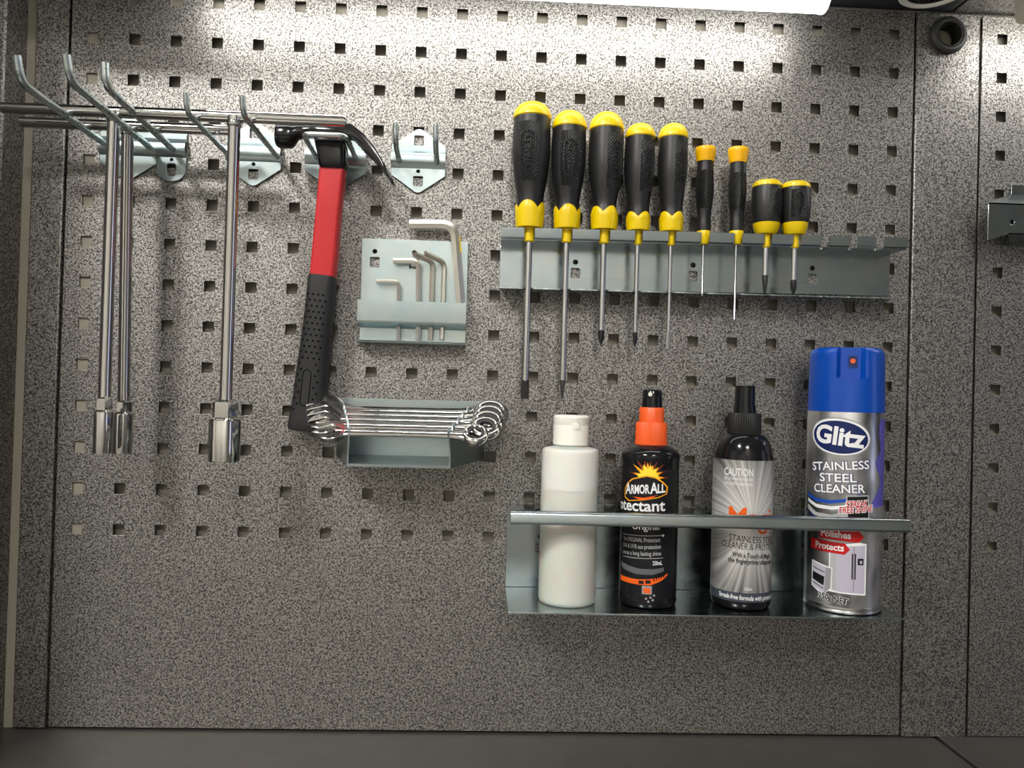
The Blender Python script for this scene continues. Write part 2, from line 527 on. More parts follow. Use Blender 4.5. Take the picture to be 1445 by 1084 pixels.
# plain posts of folded steel either side of the panel
GX, GZ = 431.5, 266.0
b = MB(); b.plate([(402, -411.5), (465, -411.5), (465, 289), (402, 289)], [circ(GX, GZ, 12.5, 32)], wallframe(-4.0), 4.4)
struct('trim_1', b, M['panel'], bevel=1.2)
b = MB(); b.box(-431.8, -402.2, -GAP + 1, 0.4, -411.5, 289)
struct('trim_2', b, M['panel'], bevel=1.4)
b = MB(); b.box(-440, -432, -GAP + 1, -1.0, -411.5, 289); struct('trim_3', b, M['backing'])
b = MB()
prof = [(-440.2, -GAP + 0.5), (-440.2, 28), (-441.7, 30), (-475, 30), (-475, 28), (-443, 28), (-443, -GAP + 0.5)]
b.loft([[(x, h, z) for x, h in prof] for z in (-411.5, 470)])
struct('trim_4', b, M['panel'])
b = MB(); b.box(-540, -475.2, -GAP + 0.5, 235, -411.5, 470); struct('unseen_shade_side', b, M['panel'])  # unseen cabinet side, added to shade the left jamb

# worktops
wt = MB(); wt.box(-640, 435.0, -GAP + 1, 560, -452, -412); tagthing(wt.build('worktop', M['top'], bevel=1.2), 'grey brushed steel worktop running below the wide tool panel', 'worktop')
wt = MB(); wt.box(438.0, 1300, -GAP + 1, 560, -452, -410.6); tagthing(wt.build('worktop', M['top'], bevel=1.2), 'grey steel worktop section at the bottom right, past the joint', 'worktop')

# overhead cabinets
ov = thing('overhead_cabinet', 'dark underside of the cabinet above the wide tool panel', 'cabinet', (0, 0, 290))
b = MB(); b.box(-438.5, 436, -2, 140, 290.5, 470); b.build('carcass', M['carcass'], ov, bevel=1.0)
ov2 = thing('overhead_cabinet', 'cabinet underside in the top right corner beside the cream lamp end', 'cabinet', (850, 0, 290))
b = MB(); b.plate([(438, -2), (1270, -2), (1270, 140), (438, 140)], [circ(470, 38, 6.5, 20, 4.5)], lambda u, v, w: (u, v, 290.5 + w), 2); b.build('underside', M['panel'], ov2)  # lighter finish stands for the lamp's light on the same kind of underside
b = MB(); b.box(438, 1270, -2, 140, 296, 470); b.build('carcass', M['white'], ov2)


def lamp(name, label, x0, x1, mat):
    r = thing(name, label, 'tube lamp', ((x0 + x1) / 2, 55, 290))
    b = MB(); b.box(x0 + 2, x1 - 2, 44, 66, 279, 290.4); b.build('housing', M['white'], r, bevel=1)
    ring = [(55 + 12.5 * math.cos(a), 267 + 12.5 * math.sin(a)) for a in [PI + k * PI / 14 for k in range(15)]]
    ring = [(42.5, 279)] + ring + [(67.5, 279)]
    b = MB(); b.loft([[(x, h, z) for h, z in ring] for x in (x0 + 4, x1 - 4)]); b.build('diffuser', mat, r)
    for xa, xb in ((x0, x0 + 4), (x1 - 4, x1)):
        rg = [(55 + (h - 55) * 1.04, 267 + (z - 267) * 1.04) for h, z in ring]
        b = MB(); b.loft([[(x, h, z) for h, z in rg] for x in (xa, xb)]); b.build('end_cap', M['cream'] if mat is M['tube2'] else mat, r, bevel=0.8)
    return r


lamp('tube_lamp', 'long lit white tube lamp at the top edge above the screwdrivers', -288, 286, M['tube'])
lamp('tube_lamp', 'tube lamp with cream end cap in the top right corner', 468, 1037, M['tube2'])

pk = thing('round_puck', 'round black puck with a white rim fixed under the dark cabinet', 'puck', (392, 45, 290))
b = MB(); ring = [(392 + 27 * math.sin(a), 44 + 27 * math.cos(a), 286.5) for a in [2 * PI * k / 40 for k in range(41)]]
b.tube(ring, 3.4, 10, cap=False); b.build('rim', M['white'], pk)
b = MB(); b.lathe([(0, 0), (23.5, 0), (23.5, 5), (0, 5)], (392, 44, 285.2), 32); b.build('disc', M['blackplastic'], pk)

# cable grommet in the post
g = thing('cable_grommet', 'black round cable grommet set in the plain post at upper right', 'grommet', (GX, 0, GZ))
b = MB(); b.lathe([(12.2, 0.5), (17.5, 0.5), (18, 2), (17.5, 5), (15.5, 7), (13.4, 7.2), (12.2, 6), (12.2, 0.5)], (GX, 0, GZ), 40, 'h', cap=False); b.build('rim', M['grommet'], g)
b = MB(); b.lathe([(10.6, -8.5), (12.1, -8.5), (12.1, 6.4), (11.4, 6.6), (10.6, 5), (10.6, -8.5)], (GX, 0, GZ), 40, 'h', cap=False); b.build('sleeve', M['blackmatte'], g)

# ================================================================== HOOK PLATES
def hexplate(cx, zt, zb, w, zs_t, zs_b, rounded=False):
    if rounded:
        pts = [(cx - w, zt), (cx + w, zt)]
        r = w
        pts += [(cx + r * math.cos(a), zb + r * .62 + r * .62 * math.sin(a)) for a in [-k * PI / 14 for k in range(15)]]
        return pts
    return [(cx, zt), (cx + w * .12, zt - 1), (cx + w, zs_t), (cx + w, zs_b), (cx + w * .12, zb + 1), (cx, zb), (cx - w * .12, zb + 1), (cx - w, zs_b), (cx - w, zs_t), (cx - w * .12, zt - 1)]


def bracket(label, cx, cz, w, group, rounded=False):
    """zinc hook plate: flat hexagonal plate, a pressed ridge across the middle, two square holes and a round one"""
    r = thing('hook_plate', label, 'tool hook', (cx, 0, cz - 30), group)
    zr0, zr1 = cz - 6.5, cz + 9.5           # ridge between these heights
    up = MB(); lo = MB()
    if rounded:
        upo = [(cx - w, zr1), (cx + w, zr1), (cx + w, cz + 16), (cx - w, cz + 16)]
        low = [(cx + w, zr0), (cx - w, zr0)] + [(cx - w * math.cos(a), cz - 19 - w * .82 * math.sin(a)) for a in [k * PI / 14 for k in range(15)]]
        up.plate(upo, [], wallframe(0.6), 1.8)
        lo.plate(low, [sq(cx, cz - 19, 4.2, 5.6, 2.2), circ(cx, cz - 9.5, 1.5)], wallframe(0.6), 1.8)
    else:
        upo = [(cx - w, zr1), (cx + w, zr1), (cx + w, cz + 14), (cx + 3, cz + 29.5), (cx, cz + 30.2), (cx - 3, cz + 29.5), (cx - w, cz + 14)]
        low = [(cx + w, zr0), (cx - w, zr0), (cx - w, cz - 14), (cx - 3, cz - 29.5), (cx, cz - 30.2), (cx + 3, cz - 29.5), (cx + w, cz - 14)]
        up.plate(upo, [sq(cx, cz + 19, 4.3, 4.6, 0.8)], wallframe(0.6), 1.8)
        lo.plate(low, [sq(cx, cz - 19.2, 4.3, 4.6, 0.8), circ(cx, cz - 9.8, 1.6)], wallframe(0.6), 1.8)
    up.build('upper_plate', M['zinc'], r, bevel=0.35); lo.build('lower_plate', M['zinc'], r, bevel=0.35)
    rd = MB(); rd.sheet(fillet([(1.5, zr1 + .4, 0), (1.5, zr1, 0), (6.0, zr1 - 5, 0), (6.2, zr0 + 4, 0), (2.6, zr0 + .2, 0), (1.5, zr0 - .3, 0)], 2.5, 4) and
                        [(p[0], p[1]) for p in fillet([(1.5, zr1 + .4, 0), (1.5, zr1, 0), (6.0, zr1 - 5, 0), (6.2, zr0 + 4, 0), (2.6, zr0 + .2, 0), (1.5, zr0 - .3, 0)], 2.5, 4)], 1.8, cx - w, cx + w)
    rd.build('ridge', M['zinc'], r)
    return r


def prong(root, x, z0, z1, h1, ztip, htip, rad, x1=None):
    x1 = x if x1 is None else x1
    b = MB(); b.tube(fillet([(x, 4.5, z0), (x1, h1, z1), (x1, htip, ztip)], 13, 8), rad, 14)
    b.build('prong', M['wire'], root)


GR = 'zinc hook plates on the panel'
k1 = bracket('zinc plate with two long prongs, at far left carrying two T-bar wrenches', -343, 126, 26, GR)
prong(k1, -362.2, 127, 132, 130, 150, 136, 3.0); prong(k1, -321.8, 126, 131.5, 138, 149, 144, 3.0)
k2 = bracket('narrow rounded zinc plate with one long prong, right of the far left hook', -303.5, 126, 13.3, GR, True)
prong(k2, -301, 125, 133, 127, 150, 130, 3.0)
k3 = bracket('zinc plate with two prongs carrying the single T-bar wrench beside the hammer', -228.3, 125, 25.5, GR)
prong(k3, -205.7, 122, 124.5, 102, 138.5, 106, 2.4); prong(k3, -250.7, 122, 125.5, 100, 140, 104, 2.4)
k4 = bracket('zinc plate with a square wire loop holding the hammer head', -152.2, 124.5, 28.3, GR)
b = MB(); b.tube(fillet([(-169.3, 4.5, 122.5), (-169.0, 59, 126), (-132.8, 59, 125.8), (-132.6, 4.5, 122.5)], 7, 6), 2.4, 14); b.build('wire_loop', M['wire'], k4)
k5 = bracket('empty zinc plate with two short upright prongs, right of the hammer claw', -75.3, 124.3, 25.3, GR)
prong(k5, -93.0, 122, 129, 35, PZ(558, 173, 38), 38, 2.5); prong(k5, -57.6, 122, 129, 31, PZ(616, 176, 34), 34, 2.5)

# ================================================================== T-BAR SOCKET WRENCHES
def t_wrench(label, cx, h, zbar, zbot, rs, rneck, lneck, tilt=0.0):
    r = thing('t_bar_wrench', label, 'socket wrench', (cx, h, zbot), 'chrome T-bar wrenches')
    b = MB(); x0, x1 = cx - 92, cx + 92
    b.lathe([(3.9, x0 - cx), (4.6, x0 - cx + .8), (4.7, x0 - cx + 2), (4.7, x1 - cx - 2), (4.6, x1 - cx - .8), (3.9, x1 - cx)], (cx, h, zbar), 24, 'x'); b.build('cross_bar', M['chrome'], r)
    zs = zbot + 35
    b = MB(); b.tube([(cx, h, zbar), (cx, h, zbar - 6), (cx, h, zbar - 8), (cx + tilt, h, zs + lneck - 2)], [5.9, 5.7, 5.0, 5.0], 24); b.build('shank', M['chrome'], r)
    # weld collar
    b = MB(); b.lathe([(4.8, -9.5), (5.9, -8), (6.3, -5), (5.4, -3)], (cx, h, zbar), 24); b.build('weld_collar', M['chrome'], r)
    c = (cx + tilt, h, zbot)
    def hexring(rad, z, rnd, n=36):
        out = []
        for j in range(n):
            a = 2 * PI * j / n; k = ((a + PI / 6) % (PI / 3)) - PI / 6
            rr = min(rad, rad * rnd / math.cos(k)); out.append((c[0] + rr * math.sin(a), h + rr * math.cos(a), z))
        return out
    b = MB()
    b.loft([hexring(rneck * .72, zs + lneck, .9), hexring(rneck, zs + lneck - 2.2, .87), hexring(rneck, zs + 2.5, .87), hexring(rneck * .97, zs, .87)]); b.build('neck', M['chrome'], r, angle=22)
    b = MB()
    b.loft([hexring(rneck * 1.0, zs + 1.4, .9), hexring(rs * .97, zs - .2, .93), hexring(rs, zs - 1.6, .945), hexring(rs, zbot + 1, .955), hexring(rs * .95, zbot, 1),
            hexring(rs * .76, zbot, .87), hexring(rs * .76, zbot + 12, .87)]); b.build('socket', M['chrome'], r, angle=22)
    return r


t_wrench('chrome T-bar socket wrench at far left, the front one of the pair', -325.2, 66, 135.5, -151.3, 7.9, 6.6, 13)
t_wrench('chrome T-bar socket wrench behind the front one at far left', -327, 38, 133.8, -153.6, 8.1, 6.7, 12, tilt=4.5)
t_wrench('chrome T-bar wrench with the large socket, hanging left of the hammer', -220.4, 79.5, 131.0, -154.2, 12.7, 10.7, 16)

# ================================================================== HAMMER
HH = 40.0
hm = thing('claw_hammer', 'claw hammer with black head, red shaft and black rubber grip', 'hammer', (-162, HH, -129))
def rrect(cx, ch, cz, wx, wh, ch_r, ax=(1, 0, 0), n=4):
    """rounded rectangle ring, half sizes wx (along ax) and wh (along h)"""
    out = []
    for sx, sh, a0 in ((1, 1, 0), (-1, 1, PI / 2), (-1, -1, PI), (1, -1, 1.5 * PI)):
        for k in range(n):
            t = a0 + k / (n - 1) * PI / 2
            u = sx * (wx - ch_r) + ch_r * math.cos(t); v = sh * (wh - ch_r) + ch_r * math.sin(t)
            out.append((cx + u * ax[0], ch + v, cz + u * ax[2]))
    return out
def handle_sec(py, pxl, pxr, wh, rad, h):
    h = 40.0 - 25.0 * (py - 232) / 375.0          # the shaft leans back towards the panel
    a = P(pxl, py, h); c = P(pxr, py + (pxr - pxl) * .12, h)
    cx, cz = (a[0] + c[0]) / 2, (a[1] + c[1]) / 2; d = math.hypot(c[0] - a[0], c[1] - a[1])
    ax = ((c[0] - a[0]) / d, 0, (c[1] - a[1]) / d)
    return rrect(cx, h, cz, d / 2, wh, rad, ax, 4), (cx, h, cz, d / 2, ax)
b = MB(); secs = [(232, 453, 488, 8.5, 3.6, 40), (250, 452, 486.5, 9.5, 3.6, 40), (300, 447.5, 481, 10, 3.6, 40), (350, 443, 477, 10.3, 3.8, 40), (392, 439, 473, 10.5, 4, 40)]
b.loft([handle_sec(*s)[0] for s in secs]); b.build('shaft', M['red'], hm, angle=28)
b = MB(); secs = [(388, 438, 473.5, 11, 4.6, 40), (394, 436.5, 473, 11.4, 5, 40), (420, 433.5, 471.5, 12, 7, 40), (450, 430, 468.5, 12.6, 8, 40), (490, 424.5, 465, 12.8, 8.5, 40), (540, 417, 461, 12.8, 8.5, 40),
                  (575, 412.5, 458.5, 12.6, 8.2, 40), (590, 409.5, 458.5, 13, 7.5, 40), (601, 408.5, 459, 13, 6, 40), (605, 410, 457, 12, 5, 40), (606.5, 414, 453, 9, 4, 40)]
b.loft([handle_sec(*s)[0] for s in secs]); grip = b.build('grip', M['griprubber'], hm, angle=40)
def grip_at(py, f):
    """point on the front of the grip: f across from -1 to 1"""
    ys = [s[0] for s in secs]
    i = max(k for k in range(len(ys)) if ys[k] <= py); s0, s1 = secs[i], secs[min(i + 1, len(secs) - 1)]
    t = (py - s0[0]) / max(1e-6, s1[0] - s0[0]); L = [a + (c - a) * t for a, c in zip(s0, s1)]
    q = handle_sec(*L)[1]; wh, rad = L[3], L[4]
    u = f * q[3]; ex = max(0, abs(u) - (q[3] - rad)); dh = wh - (rad - math.sqrt(max(0, rad * rad - ex * ex)))
    return (q[0] + u * q[4][0], q[1] + dh, q[2] + u * q[4][2])
b = MB()
for row in range(21):
    py = 416 + row * 8.0
    fs = (-.55, -.18, .2, .56) if row % 2 else (-.72, -.36, .02, .38)
    for f in fs:
        if py > 510 and -.45 < f < .3: continue
        q = grip_at(py, f)
        b.lathe([(0, .2), (0.95, .2), (0.95, -.6), (0, -.6)], q, 8, 'h')
dm = b.build('grip_hole_dots', M['gripdark'], grip, smooth=False); dm['kind'] = 'stuff'  # small holes drawn as discs, their shade put into the near-black
b = MB(); pad = []
for k in range(24):
    a = 2 * PI * k / 24; py = 545 + (17 * (1 if math.sin(a) > 0 else -1) + 8 * math.sin(a)); f = -.12 + .27 * math.cos(a)
    q = grip_at(py, f); pad.append((q[0], q[1] + .25, q[2]))
pad.append(pad[0]); b.tube(pad, .35, 6, cap=False); b.build('grip_pad_outline', M['gripdark'], grip)
# head: striking face, neck, cheek and claw, one forging lofted along its length
def ellr(x, z, rz, rh, n=20, sqz=1.0):
    out = []
    for j in range(n):
        a = 2 * PI * j / n; ca, sa = math.cos(a), math.sin(a); e = 0.75
        out.append((x, HH + rh * math.copysign(abs(ca) ** e, ca), z + rz * math.copysign(abs(sa) ** e, sa)))
    return out
b = MB()
b.loft([ellr(-197, 129.5, 7.5, 7.5), ellr(-196.3, 129.5, 9.2, 9.2), ellr(-195, 129.5, 9.8, 9.8), ellr(-184.5, 129.5, 9.8, 9.8), ellr(-182.5, 130, 8.8, 9), ellr(-178, 133.5, 5.6, 7.5), ellr(-170, 134.4, 5.2, 7.5),
        ellr(-164, 134.2, 5.4, 9), ellr(-158, 133, 8, 10.5), ellr(-140, 133, 8, 10.5), ellr(-134, 134.6, 5.2, 10), ellr(-128, 133.8, 4.6, 10.5)])
b.build('head', M['blackgloss'], hm, angle=50)
# cheek / eye that the shaft enters
b = MB()
def ck(z, x0, x1, wh, rad): return rrect((x0 + x1) / 2, HH, z, (x1 - x0) / 2, wh, rad)
b.loft([ck(137, -160, -136.5, 9, 4), ck(130, -162.5, -135, 11.5, 4.5), ck(124, -162, -135.5, 12.5, 5), ck(114, -159.5, -134.5, 12.5, 5), ck(107, -158.5, -134, 12, 5), ck(103, -157.5, -134.5, 11, 4.5), ck(101, -156, -136, 10, 4)])
b.build('cheek', M['blackgloss'], hm, angle=45)
# two claws curving down
top = [(486, 177), (500, 181), (515, 193), (530, 211), (543, 233), (551, 247), (556, 257.5)]
bot = [(486, 195), (500, 199), (513, 213), (527, 226), (539, 240), (547, 250), (552, 257.5)]
for s in (-1, 1):
    b = MB(); rings = []
    for i, (a, c) in enumerate(zip(top, bot)):
        A = P(*a, HH); B = P(*c, HH); t = i / 6
        hi = HH + s * (0.6 + 1.6 * t); ho = HH + s * (10.5 + 1.0 * t)
        cx, cz = (A[0] + B[0]) / 2, (A[1] + B[1]) / 2
        rings.append([(A[0], hi, A[1]), (A[0], (hi + ho) / 2, A[1] + .3), (A[0] * .96 + cx * .04, ho - s * 1.2, A[1] * .96 + cz * .04), (cx, ho, cz), (B[0] * .9 + cx * .1, ho - s * 1, B[1] * .9 + cz * .1), (B[0], hi, B[1])])
    b.loft(rings); b.build('claw', M['blackgloss'], hm, angle=45)

# ================================================================== HEX KEY HOLDER AND KEYS
hk = thing('hex_key_holder', 'zinc plate holder with a folded slotted band for hex keys', 'tool holder', (-76, 0, -48))
b = MB(); b.plate(sq(-76, 0.5, 49.7, 49), [circ(-113.6, 37.6, 2.1), sq(-113.4, 27.3, 4.3, 4.8, .8), circ(-76.6, 37.6, 2.1), sq(-76.6, 27.3, 4.3, 4.8, .8)], wallframe(0.6), 1.8)
b.build('back_plate', M['zinc'], hk, bevel=.3)
b = MB(); b.sheet([(p[0], p[1]) for p in fillet([(2, -33.5, 0), (18.5, -30.5, 0), (18.5, -10.2, 0)], 2.0, 4)], 1.5, -125.3, -26); b.build('front_band', M['zinc'], hk)
b = MB(); b.sheet([(p[0], p[1]) for p in fillet([(2, -48.2, 0), (17.5, -48.2, 0), (18.2, -47.0, 0)], 1.0, 3)], 1.5, -125.3, -26); b.build('bottom_ledge', M['zinc'], hk)


def hexkey(label, pts, rad, fil, twist=0.0, paint=None):
    base = min(pts, key=lambda p: p[2])
    r = thing('hex_key', label, 'hex key', base, 'hex keys in the zinc holder')
    path = fillet(pts, fil, 8)
    b = MB(); b.tube(path, rad, 6, twist); b.build('bar', M['hexsteel'], r, angle=25)
    if paint:
        b = MB(); b.tube([Vector(paint[0]), Vector(paint[1])], rad * 1.03, 6, paint[2]); b.build('colour_band', M['yellow'], r, angle=25)
    return r


def key(label, arm, bend, foot, h, rad, fil, armh=None, foot_h=None):
    a = P(*arm, h if armh is None else armh); bd = P(*bend, h); f = P(*foot, h if foot_h is None else foot_h)
    return [(a[0], h if armh is None else armh, a[1]), (bd[0], h, bd[1]), (f[0], h if foot_h is None else foot_h, f[1])]


hexkey('smallest hex key, at the left of the zinc holder', key('', (531, 397), (562.5, 397), (562, 480), 9, 1.7, 5), 1.95, 5)
hexkey('medium hex key with its short arm flat, second from left in the holder', key('', (555, 368), (591, 368), (590, 479), 9, 2.5, 6), 2.75, 7)
hexkey('hex key with notched short arm turned forward, middle of the holder', key('', (585, 359), (611, 370), (607, 479), 9, 2.3, 6, armh=26), 2.6, 6)
hexkey('hex key with short arm turned forward, nearest the largest key', key('', (600, 357), (627, 371), (623, 479), 9, 2.2, 6, armh=24), 2.4, 6)
pts = key('', (578, 317), (641.5, 317), (652, 452), 11, 4, 10)
hexkey('largest hex key with yellow paint mark, leaning at the right of the holder', pts, 4.7, 13, 0.0)
big = [o for o in bpy.data.objects if o.name.startswith('hex_key') and o.get('label', '').startswith('largest')][0]
qa, qb = P3(646.5, 333, 14.2), P3(648.8, 356, 14.2)
b = MB(); b.loft([[(q[0] - 1.6, 14.6, q[2]), (q[0] + 1.7, 13.4, q[2]), (q[0] + 1.7, 12.6, q[2]), (q[0] - 1.6, 13.6, q[2])] for q in (qa, qb)]); b.build('paint_mark', M['yellow'], big)

# ================================================================== RATCHET WRENCH RACK
wr = thing('wrench_rack', 'zinc stepped rack holding the row of chrome ratchet wrenches', 'tool holder', (-75, 0, -155))
bx0, bx1, bz0, bz1 = -144.5, -5.0, -154.5, -100.5
fx0, fx1, FH, fz = -122.3, -34.6, 66.0, -157.5
b = MB(); b.plate([(bx0, bz0), (bx1, bz0), (bx1, bz1), (bx0, bz1)], [], wallframe(0.6), 1.6); b.build('back_plate', M['zinc'], wr, bevel=.3)
b = MB(); b.loft([[(bx0, 1, bz0), (bx1, 1, bz0), (bx1, 1, bz0 + 1.5), (bx0, 1, bz0 + 1.5)], [(fx0, FH, fz), (fx1, FH, fz), (fx1, FH, fz + 1.5), (fx0, FH, fz + 1.5)]]); b.build('floor_plate', M['zinc'], wr, bevel=.3)
b = MB(); b.loft([[(fx0, FH - 1.5, fz), (fx1, FH - 1.5, fz), (fx1, FH, fz), (fx0, FH, fz)], [(fx0, FH - .5, fz + 2.5), (fx1, FH - .5, fz + 2.5), (fx1, FH + 1, fz + 2.5), (fx0, FH + 1, fz + 2.5)]]); b.build('front_lip', M['zinc'], wr)
# stepped sides: each of the five wrenches lies in a slanting slot
WH = [65, 56.5, 48, 40, 32]
WZ = [PZ(570, y, h) for y, h in zip((612, 602.5, 594.5, 587, 580.5), WH)]
for sx, X0, X1 in ((-1, bx0, fx0), (1, bx1, fx1)):
    out = [(1.0, bz0 + .2), (FH, fz + .2), (FH, fz + 12)]
    for hh, zz in zip(WH, WZ):
        out += [(hh + 5.5, zz + 3.6), (hh + 3.6, zz + 5.8), (hh + 2.2, zz + 1.0), (hh - 1.8, zz - 2.6), (hh - 3.4, zz - 1.2), (hh - 1.5, zz + 3.6)]
    out += [(22, bz1 - 8), (18, bz1 - 5), (17, bz1 - 10), (14, bz1 - 10), (13, bz1 - 3), (10, bz1 - 1.5), (9, bz1 - 7), (6, bz1 - 7), (5, bz1), (1.0, bz1)]
    dx = (X1 - X0) / (FH - 1)
    b = MB(); b.plate(out, [], (lambda X0, dx, sx: (lambda u, v, w: (X0 + (u - 1) * dx - sx * w, u, v)))(X0, dx, sx), 1.5); b.build('stepped_side', M['zinc'], wr, bevel=.25)


def ratchet_wrench(label, xl, xr, h, z, ring, thick):
    """combination wrench: xl, xr = ends, ring = outer radius of the box end"""
    th = math.radians(51)
    cx = (xl + xr) / 2
    r = thing('ratchet_wrench', label, 'wrench', (cx, h, z - 8), 'chrome ratchet wrenches')
    fr = lambda u, v, w: (cx + u, h + w * math.cos(th) - v * math.sin(th), z + w * math.sin(th) + v * math.cos(th))
    L = (xr - xl) / 2; ow = ring * .98
    rc = L - ring; jc = -L + ow * 1.05        # head centres
    b = MB(); sw = ring * .34
    ts = [(jc + ow * .35, ow * .72, thick * .46), (jc + ow * .95, ow * .5, thick * .42), (jc + ow * 1.5, sw * 1.02, thick * .36), (-L * .3, sw * .92, thick * .33), (L * .3, sw * .92, thick * .33),
          (rc - ring * 1.55, sw * 1.0, thick * .38), (rc - ring * 1.0, ring * .52, thick * .46), (rc - ring * .55, ring * .75, thick * .52)]
    rings = []
    for u, v, wd in ts:
        e = 0.7
        rings.append([fr(u, v * math.copysign(abs(math.cos(a)) ** e, math.cos(a)), wd * math.copysign(abs(math.sin(a)) ** e, math.sin(a))) for a in [2 * PI * k / 16 for k in range(16)]])
    b.loft(rings); b.build('shank', M['chrome'], r, angle=50)
    # box end: a ring with rounded rim and dark ratchet insert
    b = MB(); prof = [(.66, -.55), (.66, .55), (.72, .62), (.86, .6), (.97, .42), (1.0, 0), (.97, -.42), (.86, -.6), (.72, -.62), (.66, -.55)]
    rg = []
    for k in range(37):
        a = 2 * PI * k / 36
        rg.append([fr(rc + ring * pr * math.cos(a), ring * pr * math.sin(a), thick * pw) for pr, pw in prof[:-1]])
    b.loft(rg, cap=False); b.build('box_end', M['chrome'], r, angle=50)
    b = MB(); rg = []
    for k in range(37):
        a = 2 * PI * k / 36; ri = .44 + (.03 if k % 3 == 0 else 0)
        rg.append([fr(rc + ring * pr * math.cos(a), ring * pr * math.sin(a), thick * pw) for pr, pw in ((ri, -.45), (ri, .45), (.665, .5), (.665, -.5))])
    b.loft(rg, cap=False); b.build('ratchet_insert', M['tip'], r, angle=50)
    # open end: jaws opened to the lower left
    o = []
    op = math.radians(204)
    for k in range(25):
        a = op + math.radians(38) + k / 24 * (2 * PI - math.radians(76))
        rr = ow * (1 + .1 * math.cos(a - op - PI) ** 2); o.append((jc + rr * math.cos(a), rr * math.sin(a)))
    gw = ow * .5; dv = Vector((math.cos(op), math.sin(op))); nv = Vector((-dv.y, dv.x)); C = Vector((jc, 0))
    for a_, c_ in ((.98, -gw), (-.12, -gw), (-.38, -gw * .5), (-.38, gw * .5), (-.12, gw), (.98, gw)):
        q = C + dv * ow * a_ + nv * (c_ if True else 0); o.append((q.x, q.y))
    b = MB(); b.plate(o, [], lambda u, v, w: fr(u, v, w - thick * .42), thick * .84); b.build('open_end', M['chrome'], r, bevel=.9, angle=50)
    return r, fr, sw


WX = [(447, 690), (434.5, 707), (433.5, 711.5), (432.5, 715), (432, 718)]
WR = [11.8, 13.6, 14.6, 15.6, 16.6]
NM = ['front and shortest', 'second', 'middle', 'fourth', 'rearmost and longest']
for i in range(5):
    y = (612, 602.5, 594.5, 587, 580.5)[i]
    lab = ('%s chrome ratchet wrench in the zinc rack' % NM[i]) if i in (0, 4) else ('%s chrome ratchet wrench counting from the front of the rack' % NM[i])
    rt, fr, sw = ratchet_wrench(lab, PX(WX[i][0], y, WH[i]), PX(WX[i][1], y + 6, WH[i]), WH[i], WZ[i], WR[i], 6.8)
    if i == 0:
        bm = text_mesh('CHROME VANADIUM', 3.6, 0.0, width=44)
        mb = MB(); bm.verts.index_update(); bm.verts.ensure_lookup_table()
        mb.add([fr(-v.co.x - 2, -v.co.y + 1.2, 6.8 * .33 + .12) for v in bm.verts], [[q.index for q in f.verts] for f in bm.faces]); bm.free()
        mb.build('embossed_lettering', M['steel'], rt, smooth=False, fix=False)

# ================================================================== SCREWDRIVER RACK
sr = thing('screwdriver_rack', 'long zinc rack with slotted lip holding the row of screwdrivers', 'tool holder', (191.5, 0, 8))
ZL = lambda x: (x - 191) * 0.010           # the rack hangs a touch out of level
slots = [(29.4, 4.8), (63.6, 4.8), (97.9, 4.8), (129.1, 3.6), (159.8, 3.6), (190.2, 3.8), (220.7, 3.7), (248.4, 3.7), (275.2, 3.7), (301.7, 3.7), (328.3, 3.7), (353.0, 3.7)]
X0, X1 = 3.9, 379.1
b = MB(); hl = []
for hx, hz in ((75.5, 23.5), (190.5 - 2.5, 24.5), (303.5, 25.5)):
    hl += [sq(hx, hz, 4.2, 4.6, 1.2), circ(hx, hz + 10.5, 2.3)]
b.plate([(X0, 8 + ZL(X0) * .4), (X1, 11 + ZL(X1) * .4), (X1, 50.5 + ZL(X1) * .5), (X0, 50.5 + ZL(X0) * .5)], hl, wallframe(0.6), 1.6); b.build('back_plate', M['zinc_dark'], sr, bevel=.3)
comb = [(X0, 1.5), (X0, 29)]
for sx, sw in slots:
    comb += [(sx - sw, 29), (sx - sw, 24)] + [(sx + sw * math.cos(a), 24 - sw * .8 * math.sin(a)) for a in [PI - k * PI / 6 for k in range(1, 6)]] + [(sx + sw, 24), (sx + sw, 29)]
comb += [(X1, 29), (X1, 1.5)]
b = MB(); b.plate(comb, [], lambda u, v, w: (u, v, 49.3 + ZL(u) + w), 1.5); b.build('top_flange', M['zinc_dark'], sr, bevel=.2)
ed = [X0] + [e for sx, sw in slots for e in (sx - sw, sx + sw)] + [X1]
lp = MB()
for i in range(0, len(ed), 2):
    a, c = ed[i], ed[i + 1]
    ring = [(p[0], p[1]) for p in fillet([(27.6, 50.0, 0), (31.2, 50.0, 0), (31.9, 59.8, 0)], 3.2, 6)]
    m2 = MB()
    for x in (a, c): pass
    path = ring; pts = [Vector(p) for p in path]; rings = []
    tt = .75
    up = [(p[0] + tt, p[1]) for p in path]; dn = [(p[0] - tt, p[1]) for p in path][::-1]
    m2.loft([[(x, q[0], q[1] + ZL(x)) for q in up + dn] for x in (a, c)])
    m2.build('lip_tab', M['zinc_dark'], sr)
bc = [(X0, 1.5), (X0, 30)]
for sx, sw in slots:
    bc += [(sx - sw, 30), (sx - sw, 24)] + [(sx + sw * math.cos(a), 24 - sw * .8 * math.sin(a)) for a in [PI - k * PI / 6 for k in range(1, 6)]] + [(sx + sw, 24), (sx + sw, 30)]
bc += [(X1 - 1, 30), (X1 - 1, 1.5)]
b = MB(); b.plate(bc, [], lambda u, v, w: (u, v, 8.6 - v * .16 + ZL(u) * .5 + w), 1.3); b.build('bottom_flange', M['zinc_dark'], sr, bevel=.2)

# ------------------------------------------------------------------ screwdrivers
SH = 26.0
K = 0.642
YR, YG = 'screwdrivers in the zinc rack', None


